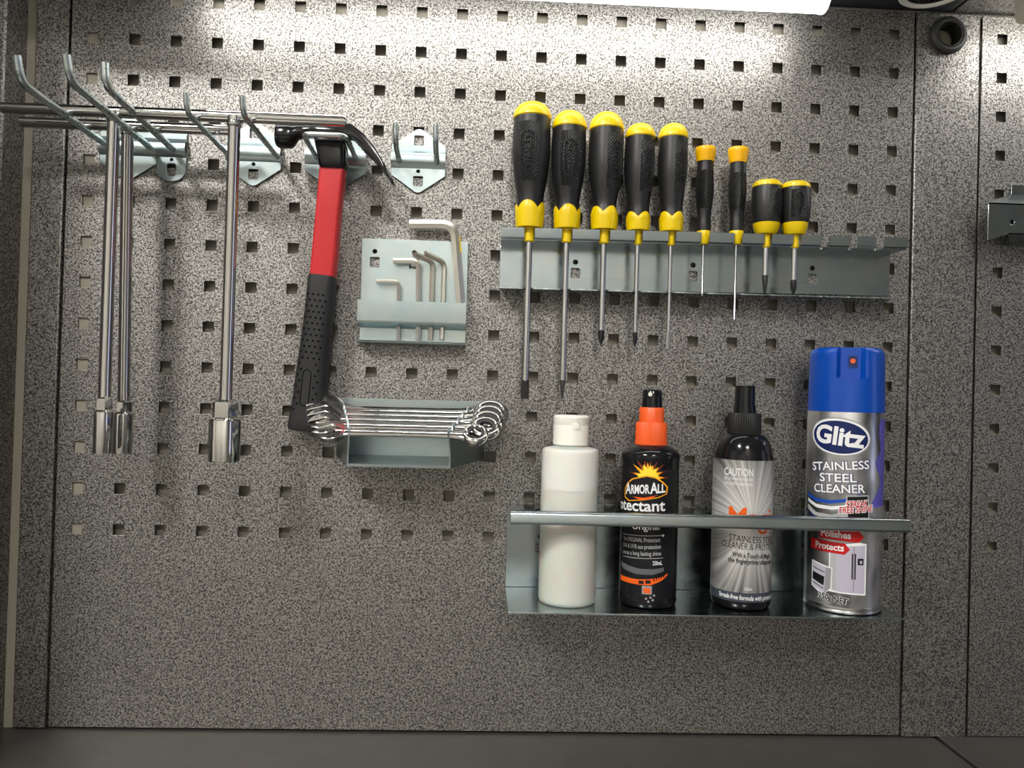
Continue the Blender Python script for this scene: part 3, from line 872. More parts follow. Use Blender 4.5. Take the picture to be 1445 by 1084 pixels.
def interp(prof, z):
    for (r0, z0), (r1, z1) in zip(prof, prof[1:]):
        if (z0 <= z <= z1) or (z1 <= z <= z0): return r0 + (r1 - r0) * (z - z0) / (z1 - z0 if z1 != z0 else 1)
    return prof[-1][0] if abs(z - prof[-1][1]) < abs(z - prof[0][1]) else prof[0][0]


def smooth_prof(pr, n=6):
    out = []
    for i in range(len(pr) - 1):
        p0 = pr[max(i - 1, 0)]; p1 = pr[i]; p2 = pr[i + 1]; p3 = pr[min(i + 2, len(pr) - 1)]
        for k in range(n):
            t = k / n
            f = lambda a, c, d, e: .5 * ((2 * c) + (-a + d) * t + (2 * a - 5 * c + 4 * d - e) * t * t + (-a + 3 * c - 3 * d + e) * t ** 3)
            out.append((f(p0[0], p1[0], p2[0], p3[0]), f(p0[1], p1[1], p2[1], p3[1])))
    out.append(pr[-1]); return out


def shaft_and_tip(root, x, ztop, ztip, r, tip):
    b = MB()
    zl = ztip + (16 if tip == 'flat' else 0)
    if tip == 'flat':
        b.tube([(x, SH, ztop), (x, SH, zl)], r, 16); b.build('shaft', M['steel'], root)
        q = []
        for zz, wx, wt in ((zl + 1, r, r), (zl - 3, r * 1.15, r * .75), (zl - 9, r * 1.2, r * .4), (ztip, r * 1.05, .5)):
            edge = 2.0 < r < 3.0                  # some blades are turned edge-on
            q.append(rrect(x, SH, zz, wt if edge else wx, wx if edge else wt, min(wx, wt) * .6))
        b = MB(); b.loft(q); b.build('blade_tip', M['tip'] if r > 2.4 else M['steel'], root)
    elif tip == 'cross':
        zl = ztip + 13
        b.tube([(x, SH, ztop), (x, SH, zl)], r, 16); b.build('shaft', M['steel'], root)
        rings = []
        for zz, ro, ri in ((zl + .5, r * 1.04, r * .98), (zl - 5, r * 1.02, r * .95), (zl - 7, r, r * .55), (ztip + 1.5, r * .45, r * .22), (ztip, r * .2, r * .15)):
            rings.append([(x + (ro if j % 4 < 2 else ri) * math.cos(2 * PI * j / 16), SH + (ro if j % 4 < 2 else ri) * math.sin(2 * PI * j / 16), zz) for j in range(16)])
        b = MB(); b.loft(rings); b.build('cross_tip', M['tip'], root)
    else:
        b.tube([(x, SH, ztop), (x, SH, ztip + 3), (x, SH, ztip + 2.4), (x, SH, ztip)], [r, r, r * 1.25, r * .8], 12); b.build('shaft', M['steel'], root)


def stanley(root, x, rf, zc, length, phi, z60):
    fr_h = length * .19
    out = sq(0, 0, length / 2, fr_h, fr_h * .9); inn = sq(0, 0, length / 2 - .55, fr_h - .55, fr_h * .9 - .5)
    bm = poly_bm(out, [inn[::-1]])
    wrap('name_frame', bm, M['rubber'], root, (x, SH), rf, .12, 0, zc, PI / 2, phi, thick=-.5, stepv=3)
    bm = text_mesh('STANLEY', length * .22, 0.0, width=length * .80)
    for v in bm.verts: v.co.y -= length * .077
    wrap('embossed_name', bm, M['rubber'], root, (x, SH), rf, .1, 0, zc, PI / 2, phi, thick=-.45, stepv=3)


def driver(label, sx, ytop, ycap, hw, yneck, hwneck, ycol, hwcol, hwshaft, ytip, tip, hwfer, lettering=True, phi=0.0, lobe=0.0):
    px = 722.5
    xpx = lambda y: 0
    x = sx
    # pixel column of this x (for heights): the slot's own column
    col = [747, 800, 853, 901, 948, 994.5, 1041, 1083, 1123.5][[s[0] for s in slots].index(sx)]
    Z = lambda y: PZ(col, y, SH)
    zb = 60.6 + ZL(x)
    r = thing('screwdriver', label, 'screwdriver', (x, SH, zb), YR)
    zc, zt, zn, zcol = Z(ycap), Z(ytop), Z(yneck), Z(ycol)
    R = hw * K; RN = hwneck * K; RC = hwcol * K
    Lb = zc - zb
    prof = smooth_prof([(R * .965, zc), (R, zc - Lb * .2), (R * .995, zc - Lb * .36), (R * .89, zc - Lb * .52), (RN * 1.05, zc - Lb * .68), (RN, zc - Lb * .76), (RC * .94, zcol - 1), (RC * .93, zb + 1.5)])
    rf = lambda z: interp(prof, z)
    mt = knurl('knurled_rubber', (0.012, 0.012, 0.0125), R, (zc - Lb * .6) - zb, (zc - Lb * .07) - zb, phi * R, R * .62)
    b = MB(); b.lathe([(0, zc - zb)] + [(p[0], p[1] - zb) for p in prof] + [(0, 1.5)], (x, SH, zb), 40); body = b.build('grip', mt, r)
    H = zt - zc
    b = MB(); cp = [(R * .96, -1.0), (R * 1.015, 0)] + [(R * 1.015 * math.cos(a) ** .85, H * math.sin(a)) for a in [k * PI / 2 / 10 for k in range(1, 10)]] + [(0, H)]
    b.lathe([(0, -1.0)] + cp, (x, SH, zc), 40); b.build('cap', M['yellow'], r)
    # collar with a wavy upper edge
    b = MB(); rings = []; n = 48
    for k in range(7):
        t = k / 6; ring = []
        for j in range(n):
            a = 2 * PI * j / n; wv = 1.6 * abs(math.cos(2 * (a - lobe))) ** .8 - .8; top = zcol + .5 + 4.2 * wv * (RC / 13)
            z = zb + (top - zb) * t; rr = max(rf(z) + .5, RC * (1.0 - .03 * math.cos(PI * t)))
            if k == 6: rr = rf(z) + .2
            if k == 0: rr = RC * .93
            ring.append((x + rr * math.sin(a), SH + rr * math.cos(a), z))
        rings.append(ring)
    b.loft([[(x + .1 * math.sin(2 * PI * j / n), SH + .1 * math.cos(2 * PI * j / n), zb) for j in range(n)]] + rings, cap=False); b.build('collar', M['yellow'], r, angle=50)
    rfz = hwfer; zf = 49.3 + ZL(x) - 1.2
    b = MB(); b.lathe([(0, .4), (rfz * 1.1, .4), (rfz, -2), (rfz, zf - zb + .8), (rfz * .85, zf - zb), (0, zf - zb)], (x, SH + .8, zb), 20); b.build('ferrule', M['yellow'], r)
    shaft_and_tip(r, x, zf + 1, Z(ytip), hwshaft * K, tip)
    if lettering: stanley(r, x, rf, zc - Lb * .33, Lb * .36, phi, zb)
    return r


driver('largest screwdriver, leftmost in the rack, long flat-blade shaft', 29.4, 145, 168, 27.0, 275, 19.0, 292, 20.5, 5.0, 563, 'flat', 4.65, phi=-.25, lobe=-.25)
driver('long flat-blade screwdriver with big black handle, second from left', 63.6, 157, 182, 24.6, 285, 17.0, 297, 19.0, 4.4, 563, 'flat', 4.65, phi=.02, lobe=0)
driver('cross-tip screwdriver with big black handle, third from left', 97.9, 159, 184, 24.6, 285, 17.0, 299, 19.2, 4.3, 487, 'cross', 4.65, phi=.55, lobe=.55)
driver('medium cross-tip screwdriver, left one of the two close together', 129.1, 175, 195, 21.5, 290, 15.5, 306, 17.0, 3.4, 490, 'cross', 3.5, phi=.5, lobe=.6)
driver('medium slim flat-blade screwdriver, right one of the two close together', 159.8, 175, 196, 21.2, 290, 15.5, 306, 17.0, 2.9, 493, 'flat', 3.5, phi=.55, lobe=.6)


def precision(label, sx, col, ytop, ycap, hwcap, hw, ytip, hwshaft, tip):
    Z = lambda y: PZ(col, y, SH); zb = 51.5 + ZL(sx)
    r = thing('precision_screwdriver', label, 'screwdriver', (sx, SH, 60), YR)
    zc, zt, z0 = Z(ycap), Z(ytop), Z(326); R = hw * K; L = zc - z0
    prof = smooth_prof([(R * .93, zc), (R * .95, zc - L * .12), (R * 1.05, zc - L * .42), (R * .95, zc - L * .6), (R * .78, zc - L * .78), (R * .82, zc - L * .93), (R * .8, z0 - 2)])
    mt = knurl('herringbone_rubber', (0.012, 0.012, 0.0125), R, L * .35, L * .9, 0, R * 2, True)
    b = MB(); b.lathe([(0, zc - z0)] + [(p[0], p[1] - z0) for p in prof] + [(0, -2)], (sx, SH, z0), 28); b.build('grip', mt, r)
    RC = hwcap * K; H = zt - zc
    b = MB(); b.lathe([(0, 0), (RC * .82, 0), (RC * .86, H * .2), (RC * .98, H * .7), (RC, H * .82), (RC * .93, H), (0, H)], (sx, SH, zc), 28); b.build('cap', M['amber'], r)
    b = MB(); b.lathe([(0, 3), (R * .55, 3), (R * .84, -1), (R * .8, -6), (R * .5, Z(345) - z0), (0, Z(345) - z0)], (sx, SH, z0), 20); b.build('ferrule', M['yellow'], r)
    shaft_and_tip(r, sx, Z(344), Z(ytip), hwshaft * K, tip)


precision('thin precision screwdriver with amber cap, short shaft, left of the thin pair', 190.2, 994.5, 209, 229, 15.0, 12.2, 418, 1.7, 'plain')
precision('thin precision screwdriver with amber cap, longer shaft, right of the thin pair', 220.7, 1041, 210, 231, 15.0, 12.2, 455, 1.9, 'plain')


def stubby(label, sx, col, ytop, ycap, hw, ytip, tip, phi):
    Z = lambda y: PZ(col, y, SH); zb = 60.6 + ZL(sx)
    r = thing('stubby_screwdriver', label, 'screwdriver', (sx, SH, zb), YR)
    zc, zt, zk = Z(ycap), Z(ytop), Z(316); R = hw * K; L = zc - zk
    prof = smooth_prof([(R * .93, zc), (R * .99, zc - L * .3), (R, zc - L * .55), (R * .93, zc - L * .85), (R * .86, zk), (R * .8, zk - 1)])
    rf = lambda z: interp(prof, z)
    mt = knurl('herringbone_rubber', (0.012, 0.012, 0.0125), R, (zk - zb) + L * .12, (zc - zb) - L * .1, phi * R, R * .55, True)
    b = MB(); b.lathe([(0, zc - zb)] + [(p[0], p[1] - zb) for p in prof] + [(0, zk - 1 - zb)], (sx, SH, zb), 36); b.build('grip', mt, r)
    H = zt - zc
    b = MB(); b.lathe([(0, -.5), (R * .93, -.5), (R * .97, 0), (R * .93, H * .5), (R * .75, H * .82), (R * .4, H), (0, H)], (sx, SH, zc), 36); b.build('cap', M['yellow'], r)
    b = MB(); b.lathe([(0, zk + .5), (R * .865, zk + .5), (R * .8, zk - 4), (R * .68, zb + 1), (R * .6, zb), (0, zb)], (sx, SH, 0), 36); b.build('collar', M['yellow'], r)
    zf = 48.3 + ZL(sx); rz = 3.6
    b = MB(); b.lathe([(0, .4), (rz * 1.1, .4), (rz, -2), (rz, zf - zb + .8), (rz * .8, zf - zb), (0, zf - zb)], (sx, SH + .8, zb), 20); b.build('ferrule', M['yellow'], r)
    shaft_and_tip(r, sx, zf + 1, Z(ytip), 4.4 * K, tip)
    stanley(r, sx, rf, (zc + zk) / 2 + .5, L * .62, phi, zb)


stubby('stubby flat-blade screwdriver, left of the short fat pair', 248.4, 1083, 255, 265, 22.0, 415, 'flat', .35)
stubby('stubby cross-tip screwdriver, right of the short fat pair', 275.2, 1123.5, 257, 267, 21.6, 416, 'cross', -.1)

# ================================================================== BOTTLE SHELF
sf = thing('bottle_shelf', 'zinc two-level bottle rack with cut-outs holding four bottles', 'shelf', (186, 0, -275))
SX0, SX1 = 17.2, 355.0
BX = [70.3, 142.0, 225.6, 317.6]; BH = 45.0
b = MB(); hl = []
for hx in (49, 173.5, 303):
    hl += [sq(hx, -236, 4.2, 4.6, 1.2), circ(hx, -226, 2.2)]
b.plate([(SX0, -273.5), (SX1, -273.5), (SX1, -196), (SX0, -196)], hl, wallframe(0.6), 1.6); b.build('back_plate', M['zinc_dark'], sf, bevel=.3)
b = MB(); b.plate([(SX0, 1.5), (SX1, 1.5), (SX1, 84), (SX0, 84)], [circ(hx, BH, 33.5, 40) for hx in BX], lambda u, v, w: (u, v, -197.5 - v * .03 + w), 1.5); b.build('top_plate', M['zinc_dark'], sf, bevel=.2)
pp = [(p[0], p[1]) for p in fillet([(82.5, -199.6, 0), (86.8, -199.4, 0), (85.2, -190.6, 0), (82.6, -189.4, 0)], 2.0, 5)]
b = MB(); b.sheet(pp, 1.6, SX0, SX1); b.build('front_lip', M['zinc_dark'], sf)
b = MB(); b.plate([(SX0, 1.5), (SX1, 1.5), (SX1, 82), (SX0, 82)], [], lambda u, v, w: (u, v, -275.2 + w), 1.5); b.build('bottom_plate', M['zinc_dark'], sf, bevel=.2)
ZB = -273.5

# ------------------------------------------------------------------ bottle 1: milky squeeze bottle
mt, N, L, bs = newmat('milky_polyethylene')
setp(bs, color=(0.90, 0.91, 0.86), rough=0.38, sss=0.6, ssss=0.01)
tr = N.new('ShaderNodeBsdfTransparent'); mx = N.new('ShaderNodeMixShader'); mx.inputs[0].default_value = 0.62
tl = N.new('ShaderNodeBsdfTranslucent'); tl.inputs[0].default_value = (0.85, 0.85, 0.8, 1)
m2 = N.new('ShaderNodeMixShader'); m2.inputs[0].default_value = 0.3
L.new(bs.outputs[0], m2.inputs[1]); L.new(tl.outputs[0], m2.inputs[2])
L.new(tr.outputs[0], mx.inputs[1]); L.new(m2.outputs[0], mx.inputs[2]); L.new(mx.outputs[0], N['Material Output'].inputs[0])
M['milky'] = mt
M['liquid'] = plain('pale_liquid', (0.74, 0.75, 0.67), 0.3, var=0.02, scale=20)
M['inner'] = plain('bottle_air_side', (0.95, 0.96, 0.93), 0.6, var=0.02, scale=20)
x = BX[0]
bo = thing('squeeze_bottle', 'plain milky white bottle with flip cap, leftmost on the shelf', 'bottle', (x, BH, ZB))
zs = PZ(803, 632, BH); R1 = 25.2
b = MB(); b.lathe([(0, 0), (R1 - 3, 0), (R1 - .8, .8), (R1, 3), (R1, zs - ZB - 3), (R1 - .8, zs - ZB - 1), (R1 - 3, zs - ZB), (15, zs - ZB + 1.5), (13, zs - ZB + 2.5), (12.5, zs - ZB + 4), (0, zs - ZB + 4)], (x, BH, ZB), 56); b.build('body', M['milky'], bo)
zl = PZ(801, 690, BH)
b = MB(); b.lathe([(0, 1.2), (R1 - 3, 1.2), (R1 - 1.2, 3), (R1 - 1.2, zl - ZB), (0, zl - ZB)], (x, BH, ZB), 48); b.build('liquid', M['liquid'], bo)
b = MB(); b.lathe([(0, zl - ZB + .6), (R1 - 1.2, zl - ZB + .6), (R1 - 1.2, zs - ZB - 3), (R1 - 4, zs - ZB - .8), (0, zs - ZB - .8)], (x, BH, ZB), 48); b.build('air_space', M['inner'], bo)
zc0, zc1 = zs + 2.8, PZ(806, 586, BH); RC1 = 15.8
b = MB(); b.lathe([(0, 0), (RC1 - .6, 0), (RC1, .8), (RC1, 17), (RC1 - .15, 17.4), (RC1 - .15, 18.0), (RC1, 18.4), (RC1, zc1 - zc0 - 1.5), (RC1 - 1.4, zc1 - zc0), (0, zc1 - zc0)], (x, BH, zc0), 72, rib=1, ribd=-.12); b.build('flip_cap', M['white'], bo)
b = MB(); b.lathe([(0, 0), (3, .2), (3.2, 1.0), (0, 1.6)], (x + 2, BH + RC1 - .4, zc1 - 9), 16, 'h'); b.build('thumb_tab', M['white'], bo)


def rays(c, r_in, r_out, n, jit, seed):
    rd = random.Random(seed); out = []
    for k in range(n * 2):
        a = 2 * PI * k / (2 * n); r = (r_out * (1 - jit * rd.random())) if k % 2 == 0 else r_in
        out.append((c[0] + r * math.cos(a), c[1] + r * math.sin(a)))
    return out


def nozzle(root, x, z0, z1, r, ridge=True):
    b = MB(); H = z1 - z0
    b.lathe([(0, 0), (r * 1.04, 0), (r, H * .15), (r * .96, H * .9), (r * .85, H), (0, H)], (x, BH, z0), 28); b.build('spray_nozzle', M['blackplastic'], root)


# ------------------------------------------------------------------ bottle 2: black protectant spray
x = BX[1]; R2 = 25.6
bo = thing('spray_bottle', 'black spray bottle with orange collar and black nozzle', 'bottle', (x, BH, ZB))
zs = PZ(918, 640, BH)
b = MB(); b.lathe([(0, 0), (R2 - 4, 0), (R2 - 1.2, 1), (R2 - .1, 4), (R2 - .6, 7), (R2 - .6, zs - ZB - 6), (R2, zs - ZB - 3.5), (R2, zs - ZB), (R2 - 2.0, zs - ZB + 3.0), (R2 - 8, zs - ZB + 6.5), (13, zs - ZB + 8.5), (12.5, zs - ZB + 12), (0, zs - ZB + 12)], (x, BH, ZB), 56); b.build('body', M['blackplastic'], bo)
za, zb_, zc_, zd = PZ(919, 626, BH), PZ(919, 596, BH), PZ(920, 575, BH), PZ(922, 550, BH)
b = MB(); b.lathe([(0, -1), (14.1, -1), (14.2, 1), (13.9, 1.2), (13.6, zb_ - za - 1), (13.0, zb_ - za), (0, zb_ - za)], (x, BH, za), 96, rib=1, ribd=-.35); b.build('ribbed_collar', M['orange'], bo)
b = MB(); b.lathe([(0, -.5), (11.1, -.5), (10.9, zc_ - zb_ - .8), (10.4, zc_ - zb_), (0, zc_ - zb_)], (x, BH, zb_), 40); b.build('upper_collar', M['orange'], bo)
nozzle(bo, x, zc_ - .5, zd, 9.0)
b = MB(); b.lathe([(0, 0), (1.8, .1), (1.9, .5), (0, .7)], (x - 3.6, BH + 7.9, zd - 4.2), 14, 'h'); b.build('nozzle_insert', M['white'], bo)
lab = wrap('label', poly_bm(sq(0, 0, 37, 55, 2)), ink('black', None), bo, (x, BH), lambda z: R2 - .6, .1, 0, (ZB + zs) / 2 - 1)
rf = lambda z: R2 - .6
C2 = (x, BH)
YZ2 = lambda y: PZ(917, y, BH + 24)
zlogo = YZ2(692)
ph = -.43
F2 = -.22
wrap('sunburst_glow', poly_bm(rays((4, 11), 7, 22, 17, .45, 3)), ink('brown', None), lab, C2, rf, .16, 0, zlogo, 0, ph)
wrap('sunburst', poly_bm(rays((4, 11), 7.5, 18, 15, .4, 5)), ink('amber', None), lab, C2, rf, .22, 0, zlogo, 0, ph)
wrap('sunburst_core', poly_bm(rays((4, 10), 8, 13, 13, .35, 6)), ink('yellow', None), lab, C2, rf, .28, 0, zlogo, 0, ph)
arch = [(-19, -7), (-14, -9.5), (0, -8), (12, -6), (19, -3.5), (20, 2), (16, 6), (10, 10), (3, 11.5), (-4, 10), (-10, 8.5), (-15, 5), (-19, 0)]
wrap('banner_edge', poly_bm([(a * 1.07, c * 1.1) for a, c in arch]), ink('amber', None), lab, C2, rf, .34, 0, zlogo, .04, ph)
wrap('banner_arch', poly_bm(arch), ink('black', None), lab, C2, rf, .40, 0, zlogo, .04, ph)
wrap('banner_arc_line', poly_bm([(-10, -6.2), (0, -6.6), (12, -4.2), (4, -7.8), (-4, -8.4)]), ink('orange', None), lab, C2, rf, .44, 0, zlogo, .04, ph)
wrap('logo_lettering', text_mesh('A', 13, .35, .12, width=6.6), ink('white', None), lab, C2, rf, .46, -15.2, zlogo - 4.6, .10, ph)
wrap('logo_lettering', text_mesh('RMOR', 10.4, .35, .12, width=16.8), ink('white', None), lab, C2, rf, .46, -3.3, zlogo - 3.2, .10, ph)
wrap('logo_lettering', text_mesh('A', 13, .35, .12, width=6.6), ink('white', None), lab, C2, rf, .46, 8.6, zlogo - 2.4, .10, ph)
wrap('logo_lettering', text_mesh('LL', 10.4, .35, .12, width=7.2), ink('white', None), lab, C2, rf, .46, 15.2, zlogo - 1.6, .10, ph)
wrap('product_lettering', text_mesh('Protectant', 13.5, .3, width=62), ink('white', None), lab, C2, rf, .2, -17.0, YZ2(723), .05, F2)
wrap('product_lettering', text_mesh('Original', 8.5, .1, width=24), ink('white', None), lab, C2, rf, .2, -3, YZ2(748), .05, F2)
wrap('rule_line', poly_bm(sq(0, 0, 20, .3)), ink('palegrey', None), lab, C2, rf, .2, -7, YZ2(757), .06, F2)
wrap('rule_dot', poly_bm(circ(0, 0, 1.1)), ink('white', None), lab, C2, rf, .22, 12.5, YZ2(755.5), 0, F2)
for i, s in enumerate(('The ORIGINAL Protectant', 'UVA & UVB sun protection', 'Leaves a long lasting shine')):
    wrap('small_lettering', text_mesh(s, 5.2, .05, width=36 + i), ink('palegrey', None), lab, C2, rf, .2, -8, YZ2(766 + i * 9.6), .06, F2)
wrap('rule_line', poly_bm(sq(0, 0, 20, .25)), ink('palegrey', None), lab, C2, rf, .2, -7, YZ2(789), .06, F2)
wrap('small_lettering', text_mesh('250mL', 5, .08, width=8.5), ink('white', None), lab, C2, rf, .2, 8.0, YZ2(797), .05, F2)
wrap('dashboard_top', poly_bm([(-30, 5), (-20, 4), (-8, 2.6), (4, 3), (14, 4.5), (14, 1.2), (4, -1.8), (-10, -2.4), (-24, -.5), (-30, 2)]), ink('midgrey', None), lab, C2, rf, .18, 0, YZ2(808), 0, F2)
wrap('orange_band', poly_bm([(-30, 1.5), (-8, 1.8), (2, 3.0), (12, 4.8), (18, 7.5), (18, 6), (12, 1.6), (2, -2.4), (-8, -2.6), (-30, -2.8)]), ink('orange', None), lab, C2, rf, .24, 0, YZ2(822), 0, F2)
for u, v in ((-5.5, -.4), (.2, .5)):
    wrap('vent', poly_bm(sq(0, 0, 2.2, 1.5, .4)), ink('black', None), lab, C2, rf, .3, u, YZ2(822) + v, .05, F2)
for k in range(5):
    wrap('vent', poly_bm([(-.5, -1.2), (.5, -1.2), (.9, 1.6), (.1, 1.6)]), ink('black', None), lab, C2, rf, .3, 5 + k * 2.2, YZ2(822) + 2.6 + k * .75, 0, F2)
wrap('screen_frame', poly_bm(sq(0, 0, 4.2, 3.6, .6)), ink('grey', None), lab, C2, rf, .24, -.5, YZ2(833), 0, F2)
wrap('screen', poly_bm(sq(0, 0, 2.9, 2.2, .3)), ink('orange', None), lab, C2, rf, .3, -.5, YZ2(833.5), 0, F2)
for u, v in ((-1, 845), (2.6, 843), (5.6, 840), (1, 849), (4.6, 846.5)):
    wrap('control_knob', poly_bm(circ(0, 0, 1.0, 10)), ink('grey', None), lab, C2, rf, .24, u, YZ2(v), 0, F2)

# ------------------------------------------------------------------ bottle 3: black bottle with silver ray label
x = BX[2]; R3 = 26.0
bo = thing('spray_bottle', 'glossy black spray bottle with black ribbed collar and silver ray label', 'bottle', (x, BH, ZB))
zs = PZ(1048, 658, BH); zt = PZ(1050, 612, BH)
pr = [(0, 0), (R3 - 5, 0), (R3 - 1.5, 1.2), (R3 - .2, 4), (R3, 7), (R3, zs - ZB)]
for k in range(1, 9):
    a = k / 9 * PI / 2; pr.append((14 + (R3 - 14) * math.cos(a), zs - ZB + (zt - zs) * math.sin(a)))
pr += [(13.5, zt - ZB), (0, zt - ZB)]
b = MB(); b.lathe(pr, (x, BH, ZB), 56); b.build('body', M['blackplastic'], bo)
zc0, zc1, zn = zt, PZ(1051, 583, BH), PZ(1052, 544, BH)
b = MB(); b.lathe([(0, 0), (14.4, 0), (14.6, 1), (14.6, zc1 - zc0 - 1.2), (13.9, zc1 - zc0), (0, zc1 - zc0)], (x, BH, zc0), 96, rib=1, ribd=-.4); b.build('ribbed_collar', M['blackmatte'], bo)
b = MB(); b.lathe([(0, 0), (10, 0), (9.6, 6), (9.0, 8), (8.7, zn - zc1 - 2), (8.2, zn - zc1), (0, zn - zc1)], (x, BH, zc1 - .3), 40, rib=1, ribd=-.25); b.build('spray_nozzle', M['blackplastic'], bo)
C3 = (x, BH); rf3 = lambda z: R3
Y3 = lambda y: PZ(1045, y, BH + 25)
zl0, zl1 = Y3(847), Y3(650)
mt, N, L, bs = newmat('silver_ray_label'); setp(bs, rough=.35, metal=.35)
tc = N.new('ShaderNodeTexCoord'); sp = N.new('ShaderNodeSeparateXYZ'); L.new(tc.outputs['Object'], sp.inputs[0])
def MM(op, a, c=None):
    n = N.new('ShaderNodeMath'); n.operation = op
    for i, v in enumerate((a, c)):
        if v is None: continue
        if isinstance(v, (int, float)): n.inputs[i].default_value = v
        else: L.new(v, n.inputs[i])
    return n.outputs[0]
zmid = (Y3(738) - ZB) / 1000
dx = MM('ADD', sp.outputs['X'], -0.001); dz = MM('SUBTRACT', sp.outputs['Z'], zmid)
ang = MM('ARCTAN2', dx, dz)
cmb = N.new('ShaderNodeCombineXYZ'); L.new(MM('MULTIPLY', ang, 7.0), cmb.inputs[0])
no = N.new('ShaderNodeTexNoise'); no.inputs['Scale'].default_value = 1.7; no.inputs['Detail'].default_value = 3; L.new(cmb.outputs[0], no.inputs['Vector'])
rad = MM('SQRT', MM('ADD', MM('MULTIPLY', dx, dx), MM('MULTIPLY', dz, dz)))
fall = N.new('ShaderNodeMapRange'); fall.inputs['From Min'].default_value = .012; fall.inputs['From Max'].default_value = .06; fall.inputs['To Min'].default_value = 1; fall.inputs['To Max'].default_value = 0
L.new(rad, fall.inputs['Value'])
ray = N.new('ShaderNodeMapRange'); ray.inputs['From Min'].default_value = .36; ray.inputs['From Max'].default_value = .66; ray.inputs['To Min'].default_value = .1; ray.inputs['To Max'].default_value = .62
L.new(no.outputs['Fac'], ray.inputs['Value'])
val = MM('ADD', MM('MULTIPLY', ray.outputs[0], .85), MM('MULTIPLY', fall.outputs[0], .45))
cr = N.new('ShaderNodeCombineColor')
for i in range(3): L.new(MM('MULTIPLY', val, (1, .98, .94)[i]), cr.inputs[i])
L.new(cr.outputs[0], bs.inputs['Base Color'])
lab = wrap('label', poly_bm(sq(0, 0, 52, (zl1 - zl0) / 2, .5)), mt, bo, C3, rf3, .1, 0, (zl0 + zl1) / 2)
F3 = -.345
wrap('caution_lettering', text_mesh('CAUTION', 9.2, .12, width=25), ink('white', None), lab, C3, rf3, .2, -4, Y3(672), 0, F3)
wrap('caution_lettering', text_mesh('KEEP OUT OF REACH OF CHILDREN', 3.2, .04, width=25), ink('white', None), lab, C3, rf3, .2, -4, Y3(678.5), 0, F3)
wrap('caution_lettering', text_mesh('READ SAFETY DIRECTIONS', 3.4, .05, width=25), ink('white', None), lab, C3, rf3, .2, -4, Y3(685.5), 0, F3)
wrap('name_lettering', text_mesh('Magic', 24, .3, width=50), ink('orange', None), lab, C3, rf3, .2, 13.5, Y3(744), -.02, F3)
wrap('product_lettering', text_mesh('STAINLESS STEEL', 8.0, 0, width=45), ink('black', None), lab, C3, rf3, .2, 12, Y3(766), -.05, F3)
wrap('product_lettering', text_mesh('CLEANER & PROTECTANT', 8.0, 0, width=64), ink('black', None), lab, C3, rf3, .2, 14.5, Y3(776.5), -.05, F3)
wrap('slogan_lettering', text_mesh('With a Touch of Magic', 5.6, .14, width=37), ink('black', None), lab, C3, rf3, .2, 11, Y3(787.5), -.04, F3)
wrap('slogan_lettering', text_mesh('the fingerprints disappear', 5.6, .14, width=44), ink('black', None), lab, C3, rf3, .2, 11, Y3(796), -.04, F3)
wrap('small_lettering', text_mesh('250ml', 3.8, .05, width=6.5), ink('white', None), lab, C3, rf3, .2, 6.5, Y3(833), 0, F3)
wrap('label_band', poly_bm(sq(0, 0, 52, (Y3(837) - Y3(850)) / 2, .2)), ink('slate', None), lab, C3, rf3, .16, 0, (Y3(837) + Y3(850)) / 2)
wrap('band_lettering', text_mesh('Streak-free formula with protection', 5.6, .1, width=56), ink('white', None), lab, C3, rf3, .24, 9, Y3(847), -.02, F3)

# ------------------------------------------------------------------ aerosol can
x = BX[3]; R4 = 32.0
bo = thing('aerosol_can', 'silver aerosol can with blue cap, rightmost on the shelf', 'aerosol can', (x, BH, ZB))
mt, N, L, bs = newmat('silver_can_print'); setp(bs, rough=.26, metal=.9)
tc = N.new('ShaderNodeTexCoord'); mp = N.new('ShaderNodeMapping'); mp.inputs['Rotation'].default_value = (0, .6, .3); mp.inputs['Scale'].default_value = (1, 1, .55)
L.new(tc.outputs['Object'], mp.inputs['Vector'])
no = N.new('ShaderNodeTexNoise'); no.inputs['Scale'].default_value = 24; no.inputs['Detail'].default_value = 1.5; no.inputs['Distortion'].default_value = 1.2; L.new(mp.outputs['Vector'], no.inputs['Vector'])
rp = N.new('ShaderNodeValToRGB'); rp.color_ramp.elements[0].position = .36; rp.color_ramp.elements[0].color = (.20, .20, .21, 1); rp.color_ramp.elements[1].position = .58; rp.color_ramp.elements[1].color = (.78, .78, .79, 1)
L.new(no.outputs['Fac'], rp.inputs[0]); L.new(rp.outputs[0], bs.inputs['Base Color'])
M['can'] = mt
ztop = PZ(1195, 580, BH)
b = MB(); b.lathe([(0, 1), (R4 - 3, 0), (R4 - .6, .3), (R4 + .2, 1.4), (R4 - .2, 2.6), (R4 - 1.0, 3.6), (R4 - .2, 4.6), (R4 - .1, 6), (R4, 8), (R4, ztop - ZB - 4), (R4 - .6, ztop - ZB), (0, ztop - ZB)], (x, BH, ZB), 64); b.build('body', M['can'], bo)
b = MB(); b.lathe([(R4 - .5, .3), (R4 + .35, .8), (R4 + .5, 1.8), (R4 + .1, 2.8), (R4 - .7, 3.6), (R4 + .2, 4.6), (R4 + .1, 5.8), (R4 - .5, 6.2)], (x, BH, ZB), 64); b.build('base_seam', M['steel'], bo)
